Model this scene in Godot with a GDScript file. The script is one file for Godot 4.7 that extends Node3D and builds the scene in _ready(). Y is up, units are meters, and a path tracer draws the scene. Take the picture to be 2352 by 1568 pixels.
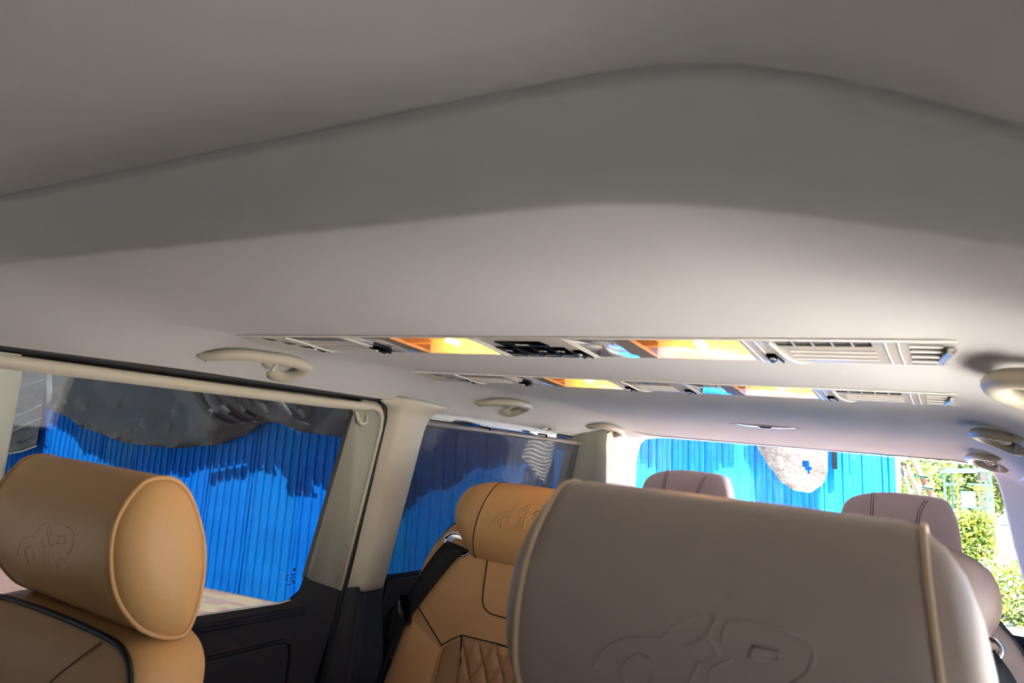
extends Node3D
# The inside of a van seen from the driver's place. Inside, a point is given as metres right of, above and behind the eye (x, y, r);
# outside, where the ground is level and the van leans a little on it, as metres right, above the ground and behind (x, h, r).

const EYE := Vector3(0.545, 1.22, 0.0)
var org := Vector3.ZERO
var M := {}
var rng := RandomNumberGenerator.new()
var out_t := Transform3D()

# ---------------------------------------------------------------- small helpers
func V(x: float, y: float, r: float) -> Vector3:
	return Vector3(x + EYE.x, y + EYE.y, -r) - org

func Q(x: float, h: float, r: float) -> Vector3:
	return Vector3(x, h, -r) - org

func W(r: float, y: float, off := 0.0) -> Vector3:          # a point of the left wall, which leans in towards the roof
	return V(-1.25 - 0.1 * (0.07 - y) + off, y, r)

func ST(flat := false) -> SurfaceTool:
	var st := SurfaceTool.new()
	st.begin(Mesh.PRIMITIVE_TRIANGLES)
	st.set_smooth_group(-1 if flat else 0)
	return st

func tri(st: SurfaceTool, a: Vector3, b: Vector3, c: Vector3) -> void:
	st.add_vertex(a); st.add_vertex(b); st.add_vertex(c)

func quad(st: SurfaceTool, a: Vector3, b: Vector3, c: Vector3, d: Vector3) -> void:
	tri(st, a, b, c); tri(st, a, c, d)

func sheet(st: SurfaceTool, rows: Array, wrap := false) -> void:
	for i in rows.size() - 1:
		var a = rows[i]
		var b = rows[i + 1]
		var n: int = a.size()
		for j in (n if wrap else n - 1):
			var k := (j + 1) % n
			quad(st, a[j], a[k], b[k], b[j])

func fan(st: SurfaceTool, ring: Array, c: Vector3) -> void:
	for j in ring.size():
		tri(st, ring[j], ring[(j + 1) % ring.size()], c)

func curve(p: Array, n: int, closed := false) -> Array:       # Catmull-Rom through points
	var o := []
	var m := p.size()
	for i in (m if closed else m - 1):
		var a = p[(i - 1 + m) % m] if closed else p[maxi(i - 1, 0)]
		var b = p[i]
		var c = p[(i + 1) % m]
		var d = p[(i + 2) % m] if closed else p[mini(i + 2, m - 1)]
		for k in n:
			var t := float(k) / n
			o.append(0.5 * ((2.0 * b) + (c - a) * t + (2.0 * a - 5.0 * b + 4.0 * c - d) * t * t + (3.0 * b - a - 3.0 * c + d) * t * t * t))
	if not closed:
		o.append(p[m - 1])
	return o

func tube(st: SurfaceTool, p: Array, r, n := 8, closed := false, flatten := 1.0, up := Vector3.UP) -> void:
	var rows := []
	var m := p.size()
	var nrm := Vector3.ZERO
	for i in m:
		var a: Vector3 = p[(i - 1 + m) % m] if closed else p[maxi(i - 1, 0)]
		var b: Vector3 = p[(i + 1) % m] if closed else p[mini(i + 1, m - 1)]
		var t := (b - a).normalized()
		if nrm == Vector3.ZERO:
			nrm = up if absf(up.dot(t)) < 0.95 else Vector3.RIGHT
		nrm = (nrm - t * nrm.dot(t)).normalized()
		var bi := t.cross(nrm)
		var rad: float = r[i] if r is Array else r
		var ring := []
		for k in n:
			var an := TAU * k / n
			ring.append(p[i] + (nrm * cos(an) * flatten + bi * sin(an)) * rad)
		rows.append(ring)
	if closed:
		rows.append(rows[0])
		sheet(st, rows, true)
	else:
		sheet(st, rows, true)
		fan(st, rows[0], p[0])
		fan(st, rows[m - 1], p[m - 1])

func box(st: SurfaceTool, c: Vector3, size: Vector3, bev := 0.002, bs := Basis.IDENTITY) -> void:   # a box with chamfered edges
	var h := size / 2.0
	var e := minf(bev, minf(h.x, minf(h.y, h.z)) * 0.9)
	var f := func(x: float, y: float, z: float) -> Vector3: return c + bs * Vector3(x, y, z)
	var ax := [0, 1, 2]
	for a in ax:
		var u: int = (a + 1) % 3
		var v: int = (a + 2) % 3
		for s in [-1.0, 1.0]:
			var q := []
			for k in [[-1, -1], [1, -1], [1, 1], [-1, 1]]:
				var w := Vector3.ZERO
				w[a] = s * h[a]; w[u] = k[0] * (h[u] - e); w[v] = k[1] * (h[v] - e)
				q.append(f.call(w.x, w.y, w.z))
			quad(st, q[0], q[1], q[2], q[3])
		for s in [-1.0, 1.0]:
			for s2 in [-1.0, 1.0]:
				var q := []
				for k in [[0, -1], [0, 1], [1, 1], [1, -1]]:
					var w := Vector3.ZERO
					w[a] = k[1] * (h[a] - e)
					w[u] = s * (h[u] if k[0] == 0 else h[u] - e); w[v] = s2 * (h[v] - e if k[0] == 0 else h[v])
					q.append(f.call(w.x, w.y, w.z))
				quad(st, q[0], q[1], q[2], q[3])
	for sx in [-1.0, 1.0]:
		for sy in [-1.0, 1.0]:
			for sz in [-1.0, 1.0]:
				tri(st, f.call(sx * h.x, sy * (h.y - e), sz * (h.z - e)), f.call(sx * (h.x - e), sy * h.y, sz * (h.z - e)), f.call(sx * (h.x - e), sy * (h.y - e), sz * h.z))

func slab(st: SurfaceTool, poly: Array, f: Callable, lo: float, hi: float) -> void:   # a flat piece cut to an outline; f(u, v, off)
	var p := PackedVector2Array(poly)
	var ix := Geometry2D.triangulate_polygon(p)
	for s in [lo, hi]:
		for k in range(0, ix.size(), 3):
			tri(st, f.call(p[ix[k]].x, p[ix[k]].y, s), f.call(p[ix[k + 1]].x, p[ix[k + 1]].y, s), f.call(p[ix[k + 2]].x, p[ix[k + 2]].y, s))
	for i in p.size():
		var a := p[i]
		var b := p[(i + 1) % p.size()]
		quad(st, f.call(a.x, a.y, lo), f.call(b.x, b.y, lo), f.call(b.x, b.y, hi), f.call(a.x, a.y, hi))

func pad(st: SurfaceTool, poly: Array, f: Callable, depth: float, bulge := 0.01, soft := 0.03) -> void:   # an upholstered piece: rounded rim, swelling face
	var c := Vector2.ZERO
	for q in poly:
		c += q
	c /= poly.size()
	var rows := []
	for s in [[0.9, -depth], [1.0, -depth + soft * 0.4], [1.0, -soft], [0.992, -soft * 0.5], [0.972, -soft * 0.16], [0.945, 0.0], [0.8, bulge * 0.5], [0.5, bulge * 0.9], [0.2, bulge]]:
		var ring := []
		for q in poly:
			var w: Vector2 = c + (q - c) * s[0]
			ring.append(f.call(w.x, w.y, s[1]))
		rows.append(ring)
	sheet(st, rows, true)
	fan(st, rows[0], f.call(c.x, c.y, -depth))
	fan(st, rows[-1], f.call(c.x, c.y, bulge))

func obj(called: String, st: SurfaceTool, mat: Material, parent: Node = self) -> MeshInstance3D:
	st.generate_normals()
	var o := MeshInstance3D.new()
	o.name = called
	o.mesh = st.commit()
	o.material_override = mat
	parent.add_child(o, true)
	return o

func numbered(called: String) -> String:
	if not has_node(NodePath(called)):
		return called
	var i := 1
	while has_node(NodePath("%s_%03d" % [called, i])):
		i += 1
	return "%s_%03d" % [called, i]

func tag(o: Node, label: String, category: String, group := "", kind := "") -> void:
	o.set_meta("label", label)
	o.set_meta("category", category)
	if group: o.set_meta("group", group)
	if kind: o.set_meta("kind", kind)

func thing(called: String, label: String, category: String, base: Vector3, group := "", kind := "", outside := false) -> Node3D:
	var o := Node3D.new()
	o.name = numbered(called)
	add_child(o, true)
	org = Vector3.ZERO
	if outside:
		o.transform = out_t * Transform3D(Basis.IDENTITY, base)
	else:
		o.position = base
	tag(o, label, category, group, kind)
	org = base
	return o

func at(x: float, y: float, r: float) -> Vector3:              # a base for thing(), inside
	return Vector3(x + EYE.x, y + EYE.y, -r)

func P2(a: Array) -> Array:
	var o := []
	for i in range(0, a.size(), 2):
		o.append(Vector2(a[i], a[i + 1]))
	return o

# ---------------------------------------------------------------- materials
func noise(freq: float, size := 256, kind := FastNoiseLite.TYPE_SIMPLEX_SMOOTH, sd := 1, oct := 3) -> NoiseTexture2D:
	var n := FastNoiseLite.new()
	n.noise_type = kind; n.frequency = freq; n.seed = sd; n.fractal_octaves = oct
	var t := NoiseTexture2D.new()
	t.width = size; t.height = size; t.seamless = true; t.noise = n
	return t

func ramp(t: NoiseTexture2D, a: Color, b: Color) -> NoiseTexture2D:
	var g := Gradient.new()
	g.set_color(0, a); g.set_color(1, b)
	t.color_ramp = g
	return t

func mat(c: Color, rough := 0.6, metal := 0.0, spec := 0.5) -> StandardMaterial3D:
	var m := StandardMaterial3D.new()
	m.albedo_color = c; m.roughness = rough; m.metallic = metal; m.metallic_specular = spec
	m.cull_mode = BaseMaterial3D.CULL_DISABLED
	return m

func grain(m: StandardMaterial3D, t: Texture2D, scale: float, relief: float) -> StandardMaterial3D:
	m.heightmap_enabled = true; m.heightmap_texture = t; m.heightmap_scale = relief
	m.uv1_triplanar = true; m.uv1_scale = Vector3.ONE * scale
	return m

func tone(m: StandardMaterial3D, t: Texture2D, scale: Vector3) -> StandardMaterial3D:
	m.albedo_texture = t; m.uv1_triplanar = true; m.uv1_scale = scale
	return m

func glow(c: Color, e: float) -> StandardMaterial3D:
	var m := mat(c, 0.4)
	m.emission_enabled = true; m.emission = c; m.emission_energy_multiplier = e
	return m

func pane(c: Color, a: float, rough := 0.03) -> StandardMaterial3D:
	var m := mat(Color(c.r, c.g, c.b, a), rough)
	m.transparency = BaseMaterial3D.TRANSPARENCY_ALPHA
	return m

func materials() -> void:
	var leather_relief := noise(0.06, 256, FastNoiseLite.TYPE_CELLULAR, 3, 2)
	var weave := noise(0.25, 256, FastNoiseLite.TYPE_SIMPLEX, 5, 2)
	M.fabric = grain(mat(Color(0.80, 0.79, 0.775), 0.95, 0, 0.2), weave, 14.0, 0.03)
	M.beige = grain(mat(Color(0.745, 0.715, 0.63), 0.5, 0, 0.4), weave, 22.0, 0.006)
	M.beige_grey = grain(mat(Color(0.60, 0.60, 0.54), 0.5, 0, 0.4), weave, 22.0, 0.006)
	M.pale = mat(Color(0.93, 0.94, 0.88), 0.3)
	M.bar = mat(Color(0.74, 0.715, 0.68), 0.38)
	M.bar_light = mat(Color(0.86, 0.84, 0.79), 0.3)
	M.black = mat(Color(0.022, 0.022, 0.024), 0.5)
	M.gloss_black = mat(Color(0.015, 0.015, 0.018), 0.2)
	M.dark = grain(mat(Color(0.20, 0.20, 0.20), 0.65, 0, 0.35), weave, 12.0, 0.02)
	M.dark_stripe = mat(Color(0.16, 0.16, 0.15), 0.6)
	M.leather = grain(mat(Color(0.79, 0.62, 0.40), 0.46, 0, 0.42), leather_relief, 16.0, 0.018)
	M.leather_dot = grain(mat(Color(0.70, 0.55, 0.37), 0.5, 0, 0.4), noise(0.16, 256, FastNoiseLite.TYPE_CELLULAR, 8, 1), 14.0, 0.07)
	M.leather_pale = grain(mat(Color(0.65, 0.595, 0.55), 0.46, 0, 0.42), leather_relief, 16.0, 0.018)
	M.mauve = grain(mat(Color(0.83, 0.74, 0.73), 0.45, 0, 0.42), leather_relief, 16.0, 0.018)
	M.taupe = grain(mat(Color(0.46, 0.40, 0.37), 0.45, 0, 0.42), leather_relief, 16.0, 0.018)
	M.seam = mat(Color(0.22, 0.14, 0.08), 0.8)
	M.thread = mat(Color(0.80, 0.70, 0.58), 0.7)
	M.button = mat(Color(0.015, 0.015, 0.018), 0.4, 0.0, 0.15)
	M.seam_tan = mat(Color(0.46, 0.34, 0.21), 0.7)
	M.seam_soft = mat(Color(0.42, 0.33, 0.32), 0.8)
	M.chrome = mat(Color(0.9, 0.9, 0.92), 0.08, 1.0)
	M.belt = grain(mat(Color(0.03, 0.03, 0.033), 0.6), weave, 30.0, 0.02)
	M.reflector = mat(Color(0.86, 0.86, 0.9), 0.2, 0.9)
	M.tray = mat(Color(0.97, 0.90, 0.75), 0.5)
	M.print = mat(Color(0.85, 0.85, 0.82), 0.6)
	M.tint = pane(Color(0.012, 0.016, 0.02), TINT)
	M.tint.metallic_specular = 0.3
	M.light_tint = pane(Color(0.012, 0.016, 0.02), 0.16)
	M.tint_right = pane(Color(0.012, 0.016, 0.02), 0.66)
	M.clear = pane(Color(0.05, 0.07, 0.07), 0.05)
	M.lens = pane(Color(1.0, 0.78, 0.42), 0.26, 0.15)
	M.lens.metallic_specular = 0.2
	M.lens_clear = pane(Color(0.8, 0.8, 0.85), 0.12, 0.05)
	M.net = pane(Color(0.07, 0.07, 0.09), 0.46, 0.7)
	M.rail = mat(Color(0.46, 0.41, 0.36), 0.45)
	M.carpet = mat(Color(0.06, 0.06, 0.06), 0.95)
	M.shell = mat(Color(0.45, 0.45, 0.46), 0.5)
	# outside
	var streak := ramp(noise(0.03, 256, FastNoiseLite.TYPE_SIMPLEX_SMOOTH, 11, 4), Color(0.58, 0.72, 0.82), Color(1, 1, 1))
	for i in 4:
		M["fence%d" % i] = tone(mat(Color(0.08, 0.565, 0.88).lerp(Color(0.02, 0.51, 0.90), i / 3.0), 0.5, 0.0, 0.3), streak, Vector3(5.0, 0.35, 5.0))
	M.tarp = grain(mat(Color(0.115, 0.145, 0.165), 0.55), noise(0.04, 256, FastNoiseLite.TYPE_SIMPLEX_SMOOTH, 14, 4), 1.2, 0.9)
	M.tarp_light = mat(Color(0.40, 0.44, 0.47), 0.6)
	M.roof_grey = mat(Color(0.62, 0.66, 0.68), 0.6)
	M.white_tarp = grain(tone(mat(Color(0.36, 0.355, 0.35), 0.7), ramp(noise(0.02, 256, FastNoiseLite.TYPE_SIMPLEX_SMOOTH, 15, 4), Color(0.55, 0.52, 0.5), Color(1, 1, 1)), Vector3(1.5, 1.5, 1.5)), noise(0.05, 256, FastNoiseLite.TYPE_SIMPLEX_SMOOTH, 16, 3), 3.0, 0.35)
	M.white_sheet = mat(Color(0.86, 0.87, 0.88), 0.6)
	M.concrete = tone(mat(Color(0.86, 0.85, 0.83), 0.9), ramp(noise(0.02, 256, FastNoiseLite.TYPE_SIMPLEX_SMOOTH, 17, 4), Color(0.9, 0.9, 0.9), Color(1, 1, 1)), Vector3(0.4, 0.4, 0.4))
	M.brick0 = mat(Color(0.56, 0.46, 0.43), 0.9)
	M.brick1 = mat(Color(0.54, 0.49, 0.455), 0.9)
	M.brick2 = mat(Color(0.60, 0.555, 0.45), 0.9)
	M.joint = mat(Color(0.42, 0.40, 0.37), 0.95)
	M.green_steel = mat(Color(0.13, 0.33, 0.29), 0.5)
	M.roof_steel = mat(Color(0.17, 0.33, 0.30), 0.5)
	M.bamboo = mat(Color(0.52, 0.38, 0.29), 0.6)
	M.pipe = mat(Color(0.40, 0.29, 0.26), 0.5, 0.2)
	M.leaf = mat(Color(1, 1, 1), 0.5)
	M.leaf.vertex_color_use_as_albedo = true
	M.leaf.backlight_enabled = true
	M.leaf.backlight = Color(0.35, 0.35, 0.35)
	M.bark = mat(Color(0.30, 0.24, 0.18), 0.9)
	M.terracotta = mat(Color(0.76, 0.50, 0.38), 0.85)
	M.grey_box = mat(Color(0.36, 0.36, 0.34), 0.6)
	M.board = mat(Color(0.60, 0.68, 0.70), 0.5)

# ---------------------------------------------------------------- what is tuned
const TINT := 0.74
const SUN := 8.0
const SKY := 1.25
const EXPOSURE := 3.65

func _ready() -> void:
	rng.seed = 7
	out_t = Transform3D(Basis(Vector3(0.9983, 0.0583, -0.0011), Vector3(-0.0583, 0.9981, -0.0186), Vector3(0.0, 0.0186, 0.9998)).orthonormalized(), EYE)
	out_t.origin = EYE - out_t.basis.y * 1.75
	# camera
	var cam := Camera3D.new()
	cam.name = "camera"
	cam.transform = Transform3D(Basis(Vector3(0.84909564, 0.0963722, -0.51937366), Vector3(-0.0093166, 0.98579612, 0.16768786), Vector3(0.52815698, -0.13754424, 0.83793304)).orthonormalized(), EYE)
	cam.fov = 50.9914
	cam.near = 0.02
	cam.far = 400.0
	var lens := CameraAttributesPhysical.new()
	lens.frustum_focal_length = 12.0 / tan(deg_to_rad(50.9914 / 2.0))
	lens.frustum_focus_distance = 2.2
	lens.frustum_near = 0.02
	lens.frustum_far = 400.0
	lens.exposure_aperture = 8.5
	cam.attributes = lens
	add_child(cam)
	cam.current = true
	# sky, sun, exposure
	var sky := ProceduralSkyMaterial.new()
	sky.sky_top_color = Color(0.40, 0.60, 0.92)
	sky.sky_horizon_color = Color(0.86, 0.92, 0.98)
	sky.ground_bottom_color = Color(0.55, 0.52, 0.48)
	sky.ground_horizon_color = Color(0.75, 0.75, 0.73)
	sky.sky_energy_multiplier = 1.0
	sky.sun_angle_max = 1.0
	var env := Environment.new()
	env.background_mode = Environment.BG_SKY
	env.sky = Sky.new()
	env.sky.sky_material = sky
	env.background_energy_multiplier = SKY
	env.tonemap_mode = Environment.TONE_MAPPER_LINEAR
	env.tonemap_exposure = EXPOSURE
	env.sdfgi_enabled = true
	env.ssao_enabled = true
	env.ssil_enabled = true
	var we := WorldEnvironment.new()
	we.name = "environment"
	we.environment = env
	add_child(we)
	var sun := DirectionalLight3D.new()
	sun.name = "sun"
	sun.light_color = Color(1.0, 0.975, 0.94)
	sun.light_energy = SUN
	sun.light_angular_distance = 0.6
	sun.shadow_enabled = true
	add_child(sun)
	sun.look_at_from_position(Vector3(0, 30, 0), Vector3(0, 30, 0) + out_t.basis * Vector3(-0.24, -0.87, -0.485), Vector3.FORWARD)

	materials()
	shell()
	ceiling()
	left_side()
	rear_end()
	consoles()
	handles()
	dome_lamp()
	seats()
	outside()

# ---------------------------------------------------------------- the van: shell, ceiling, walls
func sm(a: float, b: float, x: float) -> float:
	return smoothstep(a, b, x)

func roof_y(x: float, r: float) -> float:                     # the rear headliner
	var xp := absf(x + 0.545)
	var w := lerpf(0.34, 0.53, sm(0.36, 0.85, r))
	var t := maxf(0.0, xp - w) / (0.705 - w)
	var d := clampf((r - 2.0) / 0.97, 0.0, 1.0)
	return 0.14 - 0.075 * t * t * (1.0 - 0.35 * sm(2.3, 2.95, r) + 0.92 * maxf(0.0, 1.0 - t) * (1.0 - sm(0.36, 0.65, r))) - 0.0735 * d * d

func front_y(x: float, r: float) -> float:                    # the higher headliner over the front seats
	var xp := absf(x + 0.545)
	return 0.20 - 0.52 * 0.028 * log(1.0 + exp((xp - 0.45) / 0.028)) - 0.10 * sm(-0.15, -0.85, r)

func ceiling() -> void:
	var root := thing("ceiling", "pale grey fabric headliner of the van with a step over the front seats", "ceiling", at(-0.545, 0.14, 1.5), "", "structure")
	var xs := []
	for i in 37:
		xs.append(-1.239 + 1.426 * i / 36.0)
	xs.append_array([-1.085, -0.005])
	xs.sort()
	var rs := [0.362, 0.39, 0.42, 0.46]
	for i in 24:
		rs.append(0.52 + 0.1 * i)
	rs.append(2.882)
	rs.append_array([0.8135, 0.9235, 1.3035, 1.4065, 0.8685, 1.355])
	rs.sort()
	var st := ST()
	for side in 2:                                            # the lining has two faces, so that it is a body
		var lift := 0.03 * side
		var rows := []
		# the step: hidden upstand, hollow, face, rounded nose
		for k in [[0.331, 0.03, -1.0], [0.331, -0.001, -1.0], [0.334, -0.006, -1.0], [0.341, 0.0, 0.85], [0.346, 0.0, 0.5], [0.3495, 0.0, 0.2], [0.3515, 0.0, 0.07], [0.355, 0.0, 0.012]]:
			var row := []
			for x in xs:
				var yc := front_y(x, 0.33)
				var ye := roof_y(x, 0.375)
				row.append(V(x, (yc + k[1] if k[2] < 0.0 else lerpf(ye, yc, k[2])) + lift, k[0] + lift))
			rows.append(row)
		for r in rs:
			var row := []
			for x in xs:
				var e: float = -1.285 if x < -1.235 and r > 1.41 else x
				row.append(V(e, roof_y(maxf(e, -1.26), r) + lift, r))
			rows.append(row)
		for i in rows.size() - 1:
			for j in xs.size() - 1:
				if side == 0 and i >= 8 and xs[j] >= -1.0851 and xs[j + 1] <= -0.0049:
					var ra: float = rs[i - 8]
					if (ra >= 0.813 and ra < 0.923) or (ra >= 1.303 and ra < 1.406):
						continue
				quad(st, rows[i][j], rows[i][j + 1], rows[i + 1][j + 1], rows[i + 1][j])
	obj("rear_headliner", st, M.fabric, root)
	st = ST()
	for lift in [0.0, 0.03]:
		var rows := []
		for k in [[0.3245, 0.03], [0.3245, 0.004], [0.3235, 0.0015], [0.320, 0.0], [0.31, 0.0], [0.28, 0.0], [0.2, 0.0], [0.1, 0.0], [0.0, 0.0], [-0.1, 0.0], [-0.2, 0.0], [-0.35, 0.0], [-0.5, 0.0], [-0.65, 0.0], [-0.85, 0.0], [-0.95, 0.0]]:
			var row := []
			for x in xs:
				row.append(V(x, front_y(x, k[0]) + k[1] + lift, k[0]))
			rows.append(row)
		sheet(st, rows)
	obj("front_headliner", st, M.fabric, root)

func shell() -> void:
	# the sheet-metal body round the room, open only at the windows
	var root := thing("wall_outer", "sheet metal body of the van round the cabin", "van body", at(-0.545, -1.22, 1.2), "", "structure")
	var st := ST(true)
	box(st, V(-0.545, 0.29, 1.05), Vector3(1.56, 0.04, 4.1), 0.01)
	for s in [-1.0, 1.0]:
		box(st, V(-0.545 + s * 0.775, 0.185, 1.05), Vector3(0.04, 0.23, 4.1), 0.01)
		box(st, V(-0.545 + s * 0.86, -0.88, 1.05), Vector3(0.03, 0.80, 4.1), 0.01)
	box(st, V(-0.545, 0.20, 3.08), Vector3(1.56, 0.2, 0.04), 0.01)
	box(st, V(-0.545, -0.88, 3.12), Vector3(1.7, 0.7, 0.04), 0.01)
	obj("body_panel", st, M.shell, root)
	root = thing("floor", "dark carpeted floor of the van", "floor", at(-0.545, -1.22, 1.2), "", "structure")
	st = ST(true)
	box(st, V(-0.545, -1.25, 1.05), Vector3(1.76, 0.06, 4.1), 0.01)
	obj("carpet", st, M.carpet, root)
	# in front: dashboard and covered windscreen
	root = thing("wall_front", "dark dashboard and covered windscreen at the front of the cabin", "dashboard", at(-0.545, -1.22, -0.7), "", "structure")
	st = ST(true)
	box(st, V(-0.545, -0.75, -0.72), Vector3(1.7, 0.94, 0.4), 0.05)
	obj("dashboard", st, M.dark, root)
	st = ST(true)
	box(st, V(-0.545, -0.05, -0.96), Vector3(1.7, 0.7, 0.03), 0.01)
	obj("windscreen_cover", st, M.dark_stripe, root)
	# right side, which the photograph does not show: sill, pillars, panes
	root = thing("wall_right", "right side wall of the cabin with its windows", "side wall", at(0.17, -1.22, 1.2), "", "structure")
	var WR := func(r: float, y: float, off: float) -> Vector3: return V(0.16 + 0.1 * (0.07 - y) - off, y, r)
	st = ST(true)
	slab(st, P2([-0.9, -0.42, 3.05, -0.42, 3.05, -1.22, -0.9, -1.22]), WR, -0.04, 0.0)
	obj("lower_panel", st, M.dark, root)
	st = ST(true)
	slab(st, P2([-0.9, 0.13, 3.05, 0.13, 3.05, 0.03, -0.9, 0.03]), WR, -0.04, -0.005)
	for k in [[-0.95, -0.6], [0.42, 0.57], [1.39, 1.56], [2.56, 2.75]]:
		slab(st, P2([k[0], 0.05, k[1], 0.05, k[1] - 0.02, -0.43, k[0] - 0.02, -0.43]), WR, -0.045, -0.024 if k[0] > 2.0 else 0.0)
	obj("pillar_trim", st, M.beige, root)
	st = ST(true)
	slab(st, P2([0.45, 0.04, 1.48, 0.04, 1.48, -0.43, 0.45, -0.43]), WR, -0.03, -0.026)
	obj("pane", st, M.light_tint, root)
	st = ST(true)
	slab(st, P2([1.49, 0.04, 2.9, 0.04, 2.9, -0.43, 1.49, -0.43]), WR, -0.03, -0.026)
	obj("rear_pane", st, M.tint, root)
	st = ST(true)
	slab(st, P2([-0.95, 0.04, 0.44, 0.04, 0.44, -0.43, -0.95, -0.43]), WR, -0.03, -0.022)
	obj("front_pane", st, M.tint_right, root)

func left_side() -> void:
	# wall_left: the pillar ahead of the sliding door, the rail over it, the trim behind it
	var root := thing("wall_left", "left side wall of the cabin with its dark lower trim", "side wall", at(-1.3, -1.22, 1.2), "", "structure")
	var f := func(r: float, y: float, off: float) -> Vector3: return W(r, y, off)
	var st := ST(true)
	slab(st, P2([1.38, 0.14, 3.05, 0.14, 3.05, 0.03, 2.6, 0.035, 2.262, 0.042, 1.839, 0.053, 1.59, 0.052, 1.38, 0.06]), f, -0.05, -0.034)
	slab(st, P2([-0.95, 0.08, -0.55, 0.08, -0.55, -0.43, -0.95, -0.43]), f, -0.05, 0.0)
	obj("roof_rail", st, M.fabric, root)
	st = ST(true)
	slab(st, P2([-0.95, 0.14, 1.38, 0.14, 1.38, 0.046, -0.95, 0.044]), f, -0.05, -0.012)
	obj("door_opening", st, M.black, root)
	st = ST(true)
	slab(st, P2([-0.95, -0.42, 0.36, -0.42, 0.36, -1.22, -0.95, -1.22]), f, -0.05, 0.0)
	obj("front_door_panel", st, M.dark, root)
	st = ST(true)
	slab(st, P2([1.535, -0.398, 1.67, -0.402, 2.62, -0.402, 2.62, -1.22, 1.5, -1.22]), f, -0.05, 0.012)
	obj("quarter_panel", st, M.dark, root)
	st = ST()
	tube(st, curve([W(1.66, -0.468, 0.02), W(1.60, -0.47, 0.02), W(1.575, -0.485, 0.02), W(1.572, -0.52, 0.02), W(1.578, -0.59, 0.02), W(1.60, -0.612, 0.02), W(1.66, -0.62, 0.02)], 5), 0.007, 8)
	obj("belt_recess_rim", st, M.dark_stripe, root)
	st = ST(true)
	var pil := [[0.10, -1.176, 2.64], [0.062, -1.176, 2.63], [0.02, -1.173, 2.62], [-0.04, -1.166, 2.62], [-0.14, -1.155, 2.61], [-0.32, -1.12, 2.60], [-0.52, -1.09, 2.60]]
	var prow := []
	for q in pil:
		var e := V(q[1], q[0], q[2])
		prow.append([W(2.545 + 0.1 * q[0], q[0], -0.05), W(2.55 + 0.1 * q[0], q[0], 0.004), W(2.575 + 0.1 * q[0], q[0], 0.02), W(2.575 + 0.1 * q[0], q[0], 0.02).lerp(e, 0.5), e, e + Vector3(0, 0, -0.012)])
	var face := ST()
	sheet(face, prow)
	obj("rear_pillar_face", face, M.beige_grey, root)
	slab(st, P2([2.55, 0.05, 2.98, 0.06, 2.98, -0.45, 2.50, -0.41]), f, -0.05, -0.02)
	obj("rear_pillar_trim", st, M.beige_grey, root)
	st = ST(true)
	slab(st, P2([-0.55, 0.07, 0.44, 0.07, 0.44, -0.42, -0.55, -0.42]), f, -0.03, -0.026)
	obj("front_pane", st, M.tint, root)
	# door_1: the sliding door
	root = thing("door_1", "sliding side door with beige window frame and black lower panel", "sliding door", at(-1.3, -1.22, 0.9), "", "structure")
	st = ST(true)
	slab(st, P2([0.36, -0.40, 0.6, -0.405, 0.975, -0.409, 1.182, -0.414, 1.219, -0.410, 1.247, -0.392, 1.2535, -0.362, 1.30, -0.372, 1.372, -0.395, 1.366, -0.5, 1.345, -0.62, 1.34, -1.2, 0.36, -1.2]), f, -0.011, 0.002)
	obj("lower_panel", st, M.dark, root)
	st = ST()
	for k in 3:
		st = ST()
		tube(st, [W(0.4, -0.424 - 0.008 * k, 0.0025), W(0.98, -0.427 - 0.008 * k, 0.0025), W(1.27, -0.431 - 0.008 * k, 0.0025)], 0.002, 6)
		obj("sill_rib", st, M.black, root)
	st = ST()
	tube(st, [W(0.36, -0.400, -0.001), W(0.6, -0.4035, -0.001), W(0.975, -0.4075, -0.001), W(1.182, -0.4125, -0.001), W(1.216, -0.409, -0.001)], 0.0022, 6)
	obj("glass_seal", st, M.pale, root)
	st = ST()
	pad(st, P2([0.5, -0.505, 1.0, -0.502, 1.218, -0.502, 1.236, -0.512, 1.245, -0.54, 1.252, -0.603, 1.255, -0.9, 0.5, -0.9]), f, 0.01, 0.004, 0.008)
	obj("armrest_panel", st, M.dark, root).position = Vector3(0.004, 0, 0)
	st = ST()
	tube(st, [W(0.5, -0.504, 0.003), W(1.0, -0.501, 0.003), W(1.218, -0.501, 0.003), W(1.237, -0.511, 0.003), W(1.246, -0.54, 0.003), W(1.253, -0.603, 0.003), W(1.256, -0.9, 0.003)], 0.004, 6)
	obj("armrest_joint", st, M.black, root)
	st = ST()
	slab(st, P2([1.29, 0.05, 1.302, 0.03, 1.256, -0.366, 1.374, -0.406, 1.393, -0.2, 1.408, -0.001, 1.402, 0.04, 1.385, 0.058, 1.364, 0.066, 1.32, 0.066]), f, -0.02, 0.004)
	obj("window_frame", st, M.beige_grey, root)
	st = ST()
	slab(st, P2([0.40, 0.06, 0.545, 0.06, 0.552, 0.035, 0.563, -0.142, 0.57, -0.41, 0.40, -0.41]), f, -0.02, 0.004)
	obj("front_upright", st, M.pale, root)
	st = ST()
	tube(st, [W(0.36, 0.046, 0.004), W(0.8, 0.047, 0.004), W(1.20, 0.048, 0.004), W(1.33, 0.051, 0.004), W(1.362, 0.052, 0.004), W(1.384, 0.044, 0.004), W(1.396, 0.028, 0.004), W(1.40, 0.0, 0.004), W(1.385, -0.2, 0.004), W(1.368, -0.404, 0.004)], [0.0115, 0.0115, 0.0115, 0.0105, 0.009, 0.007, 0.006, 0.005, 0.005, 0.005], 12)
	obj("frame_bead", st, M.beige, root)
	st = ST()
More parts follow.
